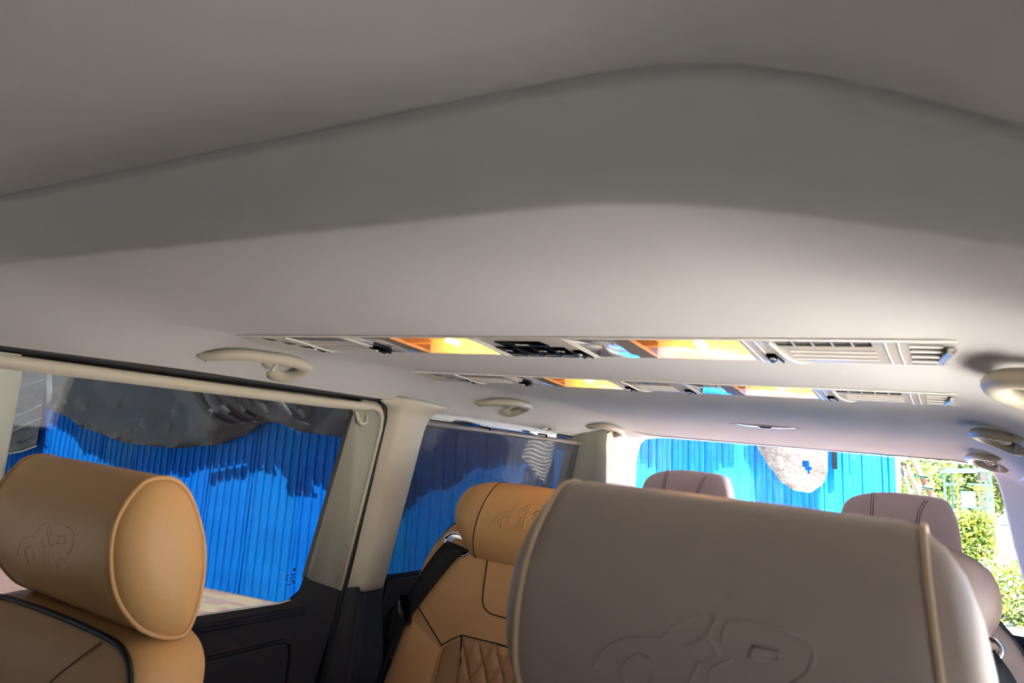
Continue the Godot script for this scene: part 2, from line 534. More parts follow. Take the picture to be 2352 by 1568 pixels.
	tube(st, [W(0.30, 0.069, -0.008), W(0.8, 0.071, -0.008), W(1.30, 0.075, -0.008), W(1.38, 0.074, -0.008), W(1.405, 0.055, -0.008), W(1.415, 0.02, -0.008), W(1.405, -0.15, -0.008), W(1.386, -0.41, -0.008), W(1.37, -0.6, 0.0), W(1.35, -0.75, 0.01), W(1.345, -1.2, 0.01)], 0.0135, 10)
	obj("rubber_seal", st, M.black, root)
	st = ST()
	var k0 := W(1.318, 0.012, 0.004)
	tube(st, [W(1.302, 0.034, 0.004), W(1.302, 0.022, 0.012), W(1.304, 0.012, 0.016)], 0.004, 8)
	tube(st, [W(1.304, 0.012, 0.016), W(1.314, 0.006, 0.018), W(1.328, 0.010, 0.016), W(1.336, 0.022, 0.008), W(1.338, 0.032, 0.0)], 0.005, 8)
	box(st, k0 + Vector3(0.006, 0.004, 0), Vector3(0.006, 0.016, 0.026), 0.002)
	obj("blind_hook", st, M.beige, root)
	# window_1, window_2
	org = Vector3.ZERO
	var w1 := ST(true)
	slab(w1, P2([0.54, 0.05, 1.31, 0.05, 1.25, -0.42, 0.54, -0.42]), f, -0.009, -0.006)
	tag(obj("window_1", w1, M.tint), "dark tinted pane of the sliding door with small maker stamp", "window pane", "", "structure")
	w1 = ST(true)
	slab(w1, P2([1.50, 0.08, 2.62, 0.06, 2.56, -0.42, 1.48, -0.42]), f, -0.033, -0.029)
	tag(obj("window_2", w1, M.tint), "tinted side pane behind the beige pillar and mesh blind", "window pane", "", "structure")
	stamp()
	# trim_1: the pillar between door and rear side window
	var ys := [0.084, 0.076, 0.07, 0.06, 0.052, 0.044, 0.03, 0.004, -0.1, -0.2, -0.3, -0.398, -0.412]
	var r0 := [1.412, 1.386, 1.375, 1.402, 1.410, 1.413, 1.414, 1.412, 1.406, 1.400, 1.395, 1.390, 1.40]
	var r2 := [1.47, 1.63, 1.626, 1.605, 1.588, 1.577, 1.568, 1.559, 1.548, 1.537, 1.526, 1.515, 1.514]
	root = thing("trim_1", "beige pillar trim flaring out at the top between sliding door and blind", "pillar trim", at(-1.27, -0.41, 1.45), "", "structure")
	st = ST()
	var rows := []
	for i in ys.size():
		var y: float = ys[i]
		var lift := 0.012 * sm(0.03, 0.08, y)
		var c := 1.437
		rows.append([W(r0[i] + 0.004, y, -0.03), W(r0[i], y, 0.002 + lift), W(lerpf(r0[i], c, 0.5), y, 0.012 + lift), W(c - 0.008, y, 0.021 + lift), W(c, y, 0.0245 + lift), W(c + 0.01, y, 0.026 + lift), W(lerpf(c, r2[i], 0.5), y, 0.026 + lift), W(r2[i] - 0.006, y, 0.023 + lift), W(r2[i] - 0.001, y, 0.020 + lift), W(r2[i], y, 0.014 + lift), W(r2[i], y, -0.03)])
	sheet(st, rows)
	fan(st, rows[-1], W(1.44, -0.41, -0.03))
	fan(st, rows[0], W(1.44, 0.088, -0.03))
	obj("pillar_cover", st, M.beige, root)
	root = thing("trim_2", "dark lower pillar trim under the beige pillar beside the tan seat", "pillar trim", at(-1.27, -1.22, 1.46), "", "structure")
	rows = []
	for k in [[-0.40, 1.385, 1.535, 0.016], [-0.415, 1.383, 1.537, 0.018], [-0.45, 1.38, 1.539, 0.021], [-0.5, 1.374, 1.541, 0.03], [-0.55, 1.366, 1.545, 0.042], [-0.62, 1.357, 1.55, 0.055], [-0.7, 1.35, 1.56, 0.065], [-0.9, 1.35, 1.57, 0.07], [-1.2, 1.35, 1.57, 0.07]]:
		var y: float = k[0]
		var d: float = k[3]
		rows.append([W(k[1], y, -0.04), W(k[1] + 0.004, y, d * 0.5), W(k[1] + 0.035, y, d), W(k[1] + 0.04, y, d + 0.002), W(k[1] + 0.075, y, d + 0.004), W(k[1] + 0.08, y, d + 0.002), W(k[2] - 0.02, y, d - 0.004), W(k[2] - 0.004, y, d - 0.012), W(k[2], y, -0.04)])
	st = ST()
	sheet(st, rows)
	obj("pillar_cover", st, M.dark, root)
	st = ST()
	rows = []
	for k in [[-0.418, 1.422, 1.455, 0.0225], [-0.45, 1.42, 1.453, 0.0265], [-0.5, 1.412, 1.448, 0.036], [-0.55, 1.404, 1.442, 0.048], [-0.62, 1.396, 1.434, 0.061], [-0.7, 1.39, 1.428, 0.071], [-1.2, 1.39, 1.428, 0.076]]:
		rows.append([W(k[1], k[0], k[3] - 0.006), W(k[1] + 0.002, k[0], k[3]), W(k[2] - 0.002, k[0], k[3]), W(k[2], k[0], k[3] - 0.006)])
	sheet(st, rows)
	obj("raised_strip", st, M.dark_stripe, root)
	# the blind in the rear side window
	root = thing("sun_blind", "dark mesh sun blind drawn up to a brown rod over side window", "sun blind", at(-1.29, -0.4, 2.05))
	st = ST(true)
	slab(st, P2([1.50, 0.022, 2.0, 0.020, 2.575, 0.014, 2.55, -0.2, 2.52, -0.396, 1.48, -0.396]), f, 0.0035, 0.0045)
	obj("mesh_fabric", st, M.net, root)
	st = ST()
	tube(st, [W(1.50, 0.027, 0.006), W(2.0, 0.024, 0.006), W(2.60, 0.017, 0.006)], 0.0085, 12)
	obj("rod", st, M.rail, root)
	st = ST()
	tube(st, [W(1.50, -0.396, 0.005), W(2.52, -0.398, 0.005)], 0.0028, 6)
	obj("hem", st, M.gloss_black, root)
	for k in [1.87, 2.24]:
		st = ST()
		box(st, W(k, 0.0345, 0.004), Vector3(0.012, 0.006, 0.045), 0.002)
		box(st, W(k + 0.02, 0.031, 0.012), Vector3(0.008, 0.012, 0.006), 0.002)
		obj("clip", st, M.gloss_black, root)
	st = ST()
	tube(st, [W(2.575, 0.032, 0.004), W(2.585, 0.018, 0.014), W(2.605, 0.008, 0.018), W(2.625, 0.016, 0.014), W(2.632, 0.034, 0.008)], 0.005, 8)
	obj("rod_hook", st, M.bar_light, root)
	root = thing("blind_bracket", "small beige blind bracket on headliner edge over rear side window", "bracket", at(-1.24, 0.058, 2.25))
	st = ST()
	slab(st, P2([2.20, 0.052, 2.255, 0.061, 2.31, 0.062, 2.305, 0.054, 2.26, 0.0505]), f, 0.004, 0.02)
	obj("plate", st, M.bar_light, root)
	st = ST()
	box(st, W(2.262, 0.057, 0.021), Vector3(0.006, 0.006, 0.026), 0.001)
	obj("slot", st, M.black, root)

func stamp() -> void:                                         # the maker's stamp in the lower rear corner of the pane
	var root := thing("glass_stamp", "tiny dark stamp printed on the lower rear corner of tinted pane", "glass stamp", at(-1.3, -0.36, 1.2))
	var st := ST(true)
	for k in [[1.222, -0.345, 0.006, 0.006], [1.222, -0.356, 0.014, 0.002], [1.222, -0.3625, 0.012, 0.002], [1.222, -0.369, 0.016, 0.0015], [1.228, -0.374, 0.006, 0.005], [1.204, -0.356, 0.008, 0.0015], [1.203, -0.361, 0.007, 0.0015], [1.203, -0.366, 0.009, 0.0015], [1.207, -0.361, 0.0012, 0.012], [1.215, -0.378, 0.012, 0.0015]]:
		box(st, W(k[0] - 0.008, k[1] + 0.004, -0.0055), Vector3(0.0008, k[3], k[2]), 0.0002)
	obj("print", st, M.black, root)

func rear_end() -> void:
	var root := thing("wall_rear", "pale tailgate trim framing the rear window", "tailgate trim", at(-0.545, -1.22, 3.0), "", "structure")
	var hole := P2([-1.26, -0.47, -1.225, -0.30, -1.194, -0.149, -1.196, -0.036, -1.19, 0.012, -1.182, 0.045, -1.16, 0.066, -1.081, 0.078, -0.42, 0.080, 0.045, 0.074, 0.085, 0.068, 0.106, 0.056, 0.122, 0.025, 0.137, -0.031, 0.168, -0.183, 0.20, -0.32, 0.23, -0.47])
	var outer := [Vector3(-1.09, -0.52, 2.60), Vector3(-1.12, -0.32, 2.60), Vector3(-1.155, -0.14, 2.61), Vector3(-1.166, -0.04, 2.62), Vector3(-1.173, 0.02, 2.62), Vector3(-1.176, 0.062, 2.63), Vector3(-1.165, 0.094, 2.70), Vector3(-1.08, 0.080, 2.86)]
	for q in [[-0.42, 0.0795], [0.06, 0.0745], [0.14, 0.078], [0.185, 0.068], [0.20, 0.03], [0.215, -0.03], [0.24, -0.18], [0.27, -0.32], [0.30, -0.52]]:
		outer.append(Vector3(q[0], q[1], 2.87))
	var rows := [[], [], [], [], [], [], []]
	for i in hole.size():
		var h := Vector3(hole[i].x, hole[i].y, 3.02)
		var o: Vector3 = outer[i]
		rows[0].append(V(o.x, o.y, o.z) if i < 10 else V(0.19 + 0.1 * (0.07 - o.y), o.y, 2.73))
		for k in 6:
			var q: Vector3 = o.lerp(h, [0.0, 0.12, 0.45, 0.86, 0.95, 1.0][k])
			rows[k + 1].append(V(q.x, q.y, q.z))
	var st := ST()
	sheet(st, rows)
	obj("window_surround", st, M.beige, root)
	st = ST()
	tube(st, curve([V(-1.31, 0.05, 2.855), V(-1.29, 0.067, 2.855), V(-1.24, 0.088, 2.86), V(-1.19, 0.0945, 2.862), V(-1.15, 0.088, 2.868), V(-1.10, 0.082, 2.88)], 5), 0.0014, 6)
	tube(st, curve([V(0.04, 0.08, 2.88), V(0.062, 0.080, 2.87), V(0.09, 0.076, 2.862), V(0.15, 0.062, 2.852), V(0.20, 0.042, 2.84)], 5), 0.0014, 6)
	obj("joint_line", st, M.dark_stripe, root)
	st = ST(true)
	box(st, V(-0.545, -0.85, 3.0), Vector3(1.7, 0.76, 0.05), 0.02)
	obj("lower_panel", st, M.dark, root)
	org = Vector3.ZERO
	st = ST(true)
	var f := func(x: float, y: float, off: float) -> Vector3: return V(x, y, 3.01 + off)
	slab(st, hole, f, 0.0, 0.004)
	tag(obj("window_3", st, M.clear), "clear rear window pane of the van looking onto the blue fence", "window pane", "", "structure")

func dome_lamp() -> void:
	var root := thing("dome_lamp", "slim clear lamp set in the ceiling above the rear window", "ceiling lamp", at(-0.52, 0.128, 2.4))
	var f := func(x: float, r: float, off: float) -> Vector3: return V(x, roof_y(x, r) - off, r)
	var st := ST()
	pad(st, P2([-0.628, 2.40, -0.60, 2.384, -0.52, 2.378, -0.44, 2.384, -0.415, 2.40, -0.44, 2.416, -0.52, 2.422, -0.60, 2.416]), f, 0.005, 0.006, 0.004)
	obj("lens", st, M.reflector, root)
	st = ST()
	pad(st, P2([-0.55, 2.386, -0.49, 2.386, -0.49, 2.396, -0.55, 2.396]), f, 0.0, 0.008, 0.002)
	obj("switch", st, M.black, root)
	st = ST()
	tube(st, curve([f.call(-0.634, 2.40, 0.0), f.call(-0.60, 2.381, 0.0), f.call(-0.52, 2.374, 0.0), f.call(-0.44, 2.381, 0.0), f.call(-0.409, 2.40, 0.0), f.call(-0.44, 2.419, 0.0), f.call(-0.52, 2.426, 0.0), f.call(-0.60, 2.419, 0.0)], 3, true), 0.002, 6, true)
	obj("rim", st, M.bar_light, root)

# ---------------------------------------------------------------- the two light and vent bars in the ceiling
var bar_r := 0.81
var bar_w := 0.117

func B(x: float, s: float, off := 0.0) -> Vector3:            # a point of a bar: along it, 0..1 across it, below its face
	var prof := [0.0, 0.0, 0.03, 0.0025, 0.28, 0.0035, 0.34, 0.004, 0.92, 0.0105, 1.0, 0.0]
	var y := 0.0
	for i in range(0, 10, 2):
		if s <= prof[i + 2] or i == 8:
			y = lerpf(prof[i + 1], prof[i + 3], clampf((s - prof[i]) / (prof[i + 2] - prof[i]), 0.0, 1.0))
			break
	return V(x, roof_y(x, bar_r + bar_w * s) - y - off, bar_r + bar_w * s)

func consoles() -> void:
	console(0.81, 0.117, "long ceiling light bar nearer the front with black button panel in its middle", true)
	console(1.30, 0.11, "long ceiling light bar nearer the rear window with three air vents", false)

func console(r: float, w: float, label: String, buttons: bool) -> void:
	bar_r = r
	bar_w = w
	var root := thing("ceiling_light_bar", label, "light bar", at(-0.545, 0.13, r + w / 2.0), "light and vent bars across the ceiling")
	var vents := [[-0.965, -0.848], [-0.175, -0.075]]
	if not buttons:
		vents.append([-0.558, -0.468])
	var lamps := [[-0.822, -0.736, -0.592], [-0.428, -0.345, -0.213]]
	var holes := [[-1.046, -1.024, 0.16, 0.34], [-1.026, -1.004, 0.40, 0.56], [-1.006, -0.988, 0.62, 0.74], [-0.042, -0.012, 0.14, 0.92]]
	for v in vents:
		for k in 5:
			var d: float = (v[1] - v[0]) / 5.0
			holes.append([v[0] + d * k + 0.0015, v[0] + d * (k + 1) - 0.0015, 0.07, 0.27])
	for l in lamps:
		holes.append([l[0], l[2], 0.05, 0.93])
	# housing, open where vents and lamps are
	var xs := [-1.09, -1.085, -1.06, -0.004, 0.0]
	var ss := [0.0, 0.03, 0.05, 0.28, 0.34, 0.6, 0.8, 0.92, 0.97, 1.0]
	for h in holes:
		xs.append_array([h[0], h[1]])
		ss.append_array([h[2], h[3]])
	for i in 26:
		xs.append(-1.07 + 0.0405 * i)
	xs.sort()
	ss.sort()
	var st := ST()
	for i in xs.size() - 1:
		if xs[i + 1] - xs[i] < 0.0002:
			continue
		for j in ss.size() - 1:
			if ss[j + 1] - ss[j] < 0.002:
				continue
			var mx: float = (xs[i] + xs[i + 1]) / 2.0
			var ms: float = (ss[j] + ss[j + 1]) / 2.0
			var open := false
			for h in holes:
				if mx > h[0] and mx < h[1] and ms > h[2] and ms < h[3]:
					open = true
			if open:
				continue
			quad(st, B(xs[i], ss[j]), B(xs[i + 1], ss[j]), B(xs[i + 1], ss[j + 1]), B(xs[i], ss[j + 1]))
	for h in holes:                                           # the walls of each opening
		for k in [[0, 2, 1, 2], [0, 3, 1, 3], [0, 2, 0, 3], [1, 2, 1, 3]]:
			var a := B(h[k[0]], h[k[1]])
			var b := B(h[k[2]], h[k[3]])
			var up := Vector3(0, 0.006 if h[1] - h[0] < 0.05 else 0.0, 0)
			quad(st, a, b, b + up, a + up)
	for sx in [-1.09, 0.0]:
		quad(st, B(sx, 0.0), B(sx, 1.0), B(sx, 1.0) + Vector3(0, 0.01, 0), B(sx, 0.0) + Vector3(0, 0.01, 0))
	obj("housing", st, M.bar, root)
	st = ST()
	tube(st, [B(-1.09, 0.0, 0.001), B(-0.5, 0.0, 0.001), B(0.0, 0.0, 0.001)], 0.0016, 6)
	obj("edge_strip", st, M.bar_light, root)
	st = ST()
	tube(st, [B(-0.6, 1.0, 0.0005), B(0.0, 1.0, 0.0005)], 0.0017, 6)
	obj("edge_strip", st, M.bar_light, root)
	# the dark space behind the openings
	for h in holes:
		if h[1] - h[0] < 0.05:
			st = ST(true)
			var up := Vector3(0, 0.007, 0)
			quad(st, B(h[0], h[2]) + up, B(h[1], h[2]) + up, B(h[1], h[3]) + up, B(h[0], h[3]) + up)
			obj("vent_cavity", st, M.black, root)
	for k in 4:
		st = ST()
		tube(st, [B(-0.042, 0.22 + 0.19 * k, 0.0), B(-0.012, 0.22 + 0.19 * k, 0.0)], 0.0042, 6, false, 0.5)
		obj("end_slat", st, M.bar, root)
	st = ST()
	box(st, B(-0.010, 0.55, 0.001), Vector3(0.008, 0.008, w * 0.7), 0.002, Basis(Vector3.UP, 0.15))
	obj("end_block", st, M.bar_light, root)
	for v in vents:
		for k in 3:
			st = ST()
			tube(st, [B(v[0] + 0.012, 0.44 + 0.15 * k, 0.0008), B(v[1], 0.44 + 0.15 * k, 0.0008)], 0.0014, 6)
			obj("vent_fin", st, M.bar, root)
		st = ST()
		tube(st, curve([B(v[0] - 0.004, 0.05, 0.001), B(v[0] - 0.003, 0.35, 0.001), B(v[0] + 0.003, 0.7, 0.002), B(v[0] + 0.016, 0.93, 0.002), B(v[0] + 0.04, 0.985, 0.001)], 5), 0.0019, 8)
		obj("vent_bezel", st, M.bar_light, root)
	for x in [-0.835, -0.826, -0.586, -0.578, -0.437, -0.431, -0.207, -0.195, -0.064, -0.052]:
		st = ST()
		tube(st, [B(x, 0.03, 0.0), B(x, 0.5, 0.0005), B(x + 0.002, 0.92, 0.0005), B(x + 0.004, 1.0, 0.0)], 0.0009, 6)
		obj("bead", st, M.bar_light, root)
	for x in [-0.972, -0.826, -0.447, -0.189] + ([] if buttons else [-0.572]):
		st = ST()
		slab(st, P2([x - 0.005, 0.58, x + 0.005, 0.58, x + 0.009, 0.9, x + 0.005, 0.98, x - 0.002, 0.98, x - 0.005, 0.9]), func(a: float, b: float, off: float) -> Vector3: return B(a, b, off), -0.002, 0.0035)
		var kn := obj("vent_knob", st, M.button, root)
		st = ST()
		box(st, B(x + 0.001, 0.66, 0.0045), Vector3(0.005, 0.002, 0.008), 0.0005)
		obj("mark", st, M.print, kn)
	for l in lamps:
		st = ST()                                              # the tray behind each lamp
		var up := Vector3(0, 0.021, 0)
		for part in 2:
			var a: float = l[0] if part == 0 else l[1]
			var b: float = l[1] if part == 0 else l[2]
			st = ST(true)
			var c := [B(a, 0.05), B(b, 0.05), B(b, 0.93), B(a, 0.93)]
			for k in 4:
				quad(st, c[k], c[(k + 1) % 4], c[(k + 1) % 4] + up, c[k] + up)
			quad(st, c[0] + up, c[1] + up, c[2] + up, c[3] + up)
			obj("reflector" if part == 0 else "lamp_tray", st, M.reflector if part == 0 else M.tray, root)
		st = ST()
		tube(st, [B(l[0] + 0.045, 0.45) + Vector3(0, 0.006, 0), B(l[0] + 0.06, 0.45) + Vector3(0, 0.006, 0), B(l[0] + 0.068, 0.45) + Vector3(0, 0.006, 0)], [0.006, 0.0055, 0.002], 10)
		for k in 5:
			tube(st, curve([B(l[0] + 0.04 - 0.005 * k, 0.3) + Vector3(0, 0.004, 0), B(l[0] + 0.04 - 0.005 * k, 0.6) + Vector3(0, 0.004, 0)], 2), 0.0012, 5)
		obj("reading_bulb", st, M.bar_light, root)
		st = ST(true)
		slab(st, P2([l[1] - 0.022, 0.05, l[1] + 0.001, 0.05, l[1] + 0.001, 0.93, l[1] - 0.03, 0.93]), func(a: float, b: float, off: float) -> Vector3: return B(a, b, off), -0.004, 0.0006)
		obj("divider", st, M.rail, root)
		var face := func(a: float, b: float, off: float) -> Vector3: return B(a, b, off)
		st = ST()
		slab(st, P2([l[0], 0.05, l[1] - 0.02, 0.05, l[1] - 0.02, 0.34, l[0], 0.34]), face, 0.0, 0.0008)
		slab(st, P2([l[0], 0.34, l[1] - 0.02, 0.34, l[1] - 0.024, 0.93, l[0], 0.93]), face, 0.0, 0.0008)
		obj("clear_lens", st, M.lens_clear, root)
		st = ST()
		slab(st, P2([l[1], 0.05, l[2], 0.05, l[2], 0.34, l[1], 0.34]), face, 0.0, 0.0008)
		slab(st, P2([l[1], 0.34, l[2], 0.34, l[2], 0.93, l[1] + 0.006, 0.93]), face, 0.0, 0.0008)
		var ll := obj("lit_lens", st, M.lens, root)
		st = ST()
		tube(st, [B(l[1], 0.34, 0.0012), B(l[2], 0.34, 0.0012)], 0.0009, 6)
		obj("lens_ridge", st, M.lens, ll)
		st = ST()
		var bx := lerpf(l[1], l[2], 0.56)
		var c0 := B(bx, 0.52) + Vector3(0, 0.008, 0)
		tube(st, [c0 - Vector3(0, 0, 0.019), c0 - Vector3(0, 0, 0.015), c0 + Vector3(0, 0, 0.015), c0 + Vector3(0, 0, 0.019)], [0.001, 0.0042, 0.0042, 0.001], 10)
		var bulb := obj("light_bulb", st, glow(Color(1.0, 0.80, 0.50), 12.0), root)
		var lamp := OmniLight3D.new()
		lamp.name = "bulb_light"
		lamp.light_color = Color(1.0, 0.79, 0.50)
		lamp.light_energy = 0.0016
		lamp.light_size = 0.01
		lamp.omni_range = 6.0
		lamp.omni_attenuation = 2.0
		lamp.shadow_enabled = true
		lamp.position = c0
		bulb.add_child(lamp, true)
	if buttons:
		st = ST()
		var face := func(a: float, b: float, off: float) -> Vector3: return B(a, b, off)
		slab(st, P2([-0.553, 0.18, -0.481, 0.18, -0.478, 0.40, -0.550, 0.40]), face, -0.001, 0.002)
		var top := obj("button", st, M.button, root)
		lettering("AUTO", B(-0.515, 0.30, 0.0025), 0.009, top)
		for k in 4:
			st = ST()
			var x0 := -0.572 + 0.0285 * k
			slab(st, P2([x0, 0.46, x0 + 0.0265, 0.46, x0 + 0.0265, 0.9, x0 + 0.002, 0.9]), face, -0.001, 0.002)
			var bt := obj("button", st, M.button, root)
			st = ST()
			box(st, B(x0 + 0.014, 0.8, 0.0024), Vector3(0.016, 0.001, 0.002), 0.0002)
			if k != 1:
				for m in 3:
					box(st, B(x0 + 0.009 + 0.004 * m, 0.60 - 0.02 * (m % 2), 0.0024), Vector3(0.0035, 0.001, 0.003 + 0.001 * m), 0.0002)
			obj("mark", st, M.print, bt)

func lettering(text: String, where: Vector3, size: float, parent: Node) -> void:
	var tm := TextMesh.new()
	var fo := SystemFont.new()
	fo.font_names = PackedStringArray(["Droid Sans"])
	tm.text = text
	tm.font = fo
	tm.font_size = 64
	tm.pixel_size = size / 64.0
	tm.depth = 0.0006
	var o := MeshInstance3D.new()
	o.name = "lettering"
	o.mesh = tm
	o.material_override = M.print
	o.transform = Transform3D(Basis(Vector3(-1, 0, 0), Vector3(0, 0, -1), Vector3(0, -1, 0)), where)
	parent.add_child(o, true)

# ---------------------------------------------------------------- grab handles
func handles() -> void:
	var lab := {
		-1: ["large beige grab handle above the sliding door window", "beige grab handle behind the beige pillar above the side blind", "small beige grab handle beside the rear pillar left of the rear window"],
		1: ["large grab handle cut off by the right edge, beside front light bar end", "second grab handle on the right ceiling edge, bright below", "rearmost right grab handle just above the rear window's upper right corner"]}
	for side in [-1, 1]:
		for k in 3:
			handle(side, [0.93, 1.845, 2.60][k], lab[side][k])

func handle(side: int, r: float, label: String) -> void:
	var root := thing("grab_handle", label, "grab handle", at(-0.545 + side * 0.605, 0.118, r), "grab handles along the ceiling edges")
	# along the van, down from the lining, outwards across the lining
	var f := func(a: float, n: float, d: float) -> Vector3:
		var x := -0.545 + side * (0.605 + d)
		return V(x, roof_y(x, r + a) - n, r + a)
	var st := ST()
	var path := curve([f.call(-0.112, -0.003, 0.050), f.call(-0.106, 0.008, 0.038), f.call(-0.09, 0.015, 0.014), f.call(-0.06, 0.018, -0.008), f.call(-0.02, 0.019, -0.020), f.call(0.03, 0.019, -0.024), f.call(0.075, 0.019, -0.018), f.call(0.100, 0.018, -0.004), f.call(0.111, 0.016, 0.020), f.call(0.107, 0.014, 0.044), f.call(0.096, 0.009, 0.058), f.call(0.082, 0.002, 0.064), f.call(0.066, -0.010, 0.066)], 4)
	var rad := []
	for i in path.size():
		var t := float(i) / (path.size() - 1)
		rad.append(lerpf(0.007, 0.0140, sm(0.0, 0.2, t)) * (1.0 + 0.15 * sm(0.75, 1.0, t)))
	tube(st, path, rad, 14, false, 0.8)
	obj("grip", st, M.beige, root)
	st = ST()
	tube(st, [f.call(0.02, -0.004, 0.03), f.call(0.03, 0.004, 0.03), f.call(0.055, 0.005, 0.036), f.call(0.075, -0.002, 0.040)], [0.008, 0.012, 0.012, 0.009], 12, false, 0.7)
	obj("mount", st, M.bar, root)
	st = ST()
	tube(st, curve([f.call(0.045, 0.004, 0.012), f.call(0.040, 0.013, 0.016), f.call(0.044, 0.016, 0.028), f.call(0.054, 0.010, 0.034)], 4), 0.0036, 8)
	obj("coat_hook", st, M.bar_light, root)
	st = ST()
	tube(st, [f.call(-0.106, 0.016, 0.036), f.call(-0.104, 0.0175, 0.035)], 0.0022, 6)
	obj("screw_cap", st, M.dark, root)

# ---------------------------------------------------------------- seats
const EGG := [-0.081, 0.527, -0.089, 0.499, -0.128, 0.476, -0.171, 0.475, -0.215, 0.489, -0.247, 0.514, -0.263, 0.537, -0.273, 0.567, -0.266, 0.589, -0.218, 0.600, -0.165, 0.595, -0.116, 0.574, -0.089, 0.552]

func egg(dy: float, dr: float) -> Array:                      # side profile of the bolster headrests, (y, r)
	var p := []
	for q in curve(P2(EGG), 4, true):
		p.append(q + Vector2(dy, dr))
	return p

func egg_mid(p: Array) -> Vector2:
	var c := Vector2.ZERO
	for q in p:
		c += q
	return c / p.size()

func front_of(p: Array, y: float) -> float:                   # where the front of that profile is at a height
	var best := 99.0
	for i in p.size():
		var a: Vector2 = p[i]
		var b: Vector2 = p[(i + 1) % p.size()]
		if (a.x - y) * (b.x - y) <= 0.0 and absf(a.x - b.x) > 1e-6:
			best = minf(best, lerpf(a.y, b.y, (y - a.x) / (b.x - a.x)))
	return best

func headrest(parent: Node, xl: float, xr: float, dy: float, dr: float, taper: float, piped: bool, dome: float, m: Material, edge: Material, edge_r := 0.003) -> void:
	var p := egg(dy, dr)
	var c := egg_mid(p)
	var top: float = p[0].x
	var ring := func(t: float, s: float, past: float) -> Array:  # t 0..1 from left to right, s scale about the middle, out past the end
		var o := []
		for q in p:
			var out := past
			var w: Vector2 = c + (q - c) * s
			var d := taper * (top - w.x)
			out *= 1.0 if piped else 1.0 - 0.38 * sm(0.09, 0.19, top - w.x)
			if not piped and out > 0.0:
				d *= 1.0 - out / dome
			o.append(V(lerpf(xl - d - out, xr + d + out, t), w.x, w.y))
		return o
	var st := ST()
	var rows := []
	if piped:
		for k in [[0.0, 0.965], [0.012, 0.988], [0.05, 1.0], [0.2, 1.003], [0.35, 1.005], [0.5, 1.006], [0.65, 1.005], [0.8, 1.003], [0.95, 1.0], [0.988, 0.988], [1.0, 0.965]]:
			rows.append(ring.call(k[0], k[1], 0.0))
		sheet(st, rows, true)
	else:
		var n := 9
		for i in range(n, 0, -1):
			var t := sin(PI / 2 * i / n)
			rows.append(ring.call(0.0, maxf(0.02, cos(PI / 2 * i / n)) ** 0.75, dome * t))
		for k in [0.0, 0.03, 0.25, 0.5, 0.75, 0.97, 1.0]:
			rows.append(ring.call(k, 1.0 + 0.012 * sin(PI * k), 0.0))
		for i in range(1, n + 1):
			var t := sin(PI / 2 * i / n)
			rows.append(ring.call(1.0, maxf(0.02, cos(PI / 2 * i / n)) ** 0.75, dome * t))
		sheet(st, rows, true)
	var body := obj("headrest", st, m, parent)
	for e in 2:
		if piped:
			st = ST()
			rows = []
			for k in [[0.972, -0.003], [0.94, 0.003], [0.86, 0.42 * dome], [0.7, 0.72 * dome], [0.45, 0.92 * dome], [0.15, dome]]:
				rows.append(ring.call(float(e), k[0], k[1]))
			sheet(st, rows, true)
			fan(st, rows[-1], V((xl - dome if e == 0 else xr + dome), c.x, c.y))
			obj("side_panel", st, m, body)
		st = ST()
		tube(st, ring.call(float(e), 0.982 if piped else 1.0, 0.001 if piped else 0.0), edge_r if piped else 0.0012, 8, true)
		obj("piping" if piped else "seam", st, edge, body)
	# the stamped emblem on the front
	st = ST()
	var xc := (xl + xr) / 2.0
	var ex := 0.0
	var marks := [
		[-0.1253, -0.0977, -0.1274, -0.1044, -0.1301, -0.111, -0.143, -0.1199, -0.1358, -0.1279, -0.1362, -0.1317, -0.1397, -0.1384, -0.144, -0.152],
		[-0.1301, -0.111, -0.1254, -0.1146, -0.1223, -0.1205, -0.1326, -0.1275, -0.1358, -0.1279],
		[-0.1668, -0.133, -0.1718, -0.132, -0.1763, -0.1334, -0.1814, -0.1377, -0.1857, -0.1429, -0.1862, -0.1499, -0.183, -0.158],
		[-0.1668, -0.1377, -0.1644, -0.1405, -0.1648, -0.1446, -0.168, -0.149],
		[-0.1028, -0.1098, -0.1063, -0.1193, -0.0875, -0.1155, -0.0884, -0.1088, -0.1028, -0.1098],
		[-0.08, -0.0975, -0.0714, -0.1012, -0.0688, -0.1061, -0.0695, -0.1124, -0.072, -0.118, -0.0757, -0.1225, -0.082, -0.128],
		[-0.207, -0.15, -0.2034, -0.1422, -0.1961, -0.1327, -0.1863, -0.1255, -0.1772, -0.1221, -0.1592, -0.1188, -0.1537, -0.1128, -0.1482, -0.1068, -0.1413, -0.102, -0.1343, -0.0992],
		[-0.1211, -0.1116, -0.1201, -0.1048, -0.1171, -0.0983, -0.105, -0.096, -0.092, -0.096, -0.08, -0.0975],
		[-0.1287, -0.152, -0.1287, -0.1351, -0.1276, -0.1309, -0.1237, -0.1267, -0.1151, -0.1217],
		[-0.11, -0.15, -0.108, -0.142, -0.102, -0.137, -0.094, -0.136, -0.088, -0.14, -0.085, -0.15]]
	for k in marks:
		var pts := []
		for q in P2(k):
			var y: float = (q.y + 0.125) + (c.x if piped else c.x + 0.035) + (0.0 if piped else 0.0)
			pts.append(V((q.x + 0.136) * 1.02 + xc + ex, y, front_of(p, y) - (0.0002 if piped else 0.002)))
		tube(st, pts, 0.0010 if dy > 0.0 else (0.0006 if piped else 0.0012), 6)
	obj("emblem", st, m, body)

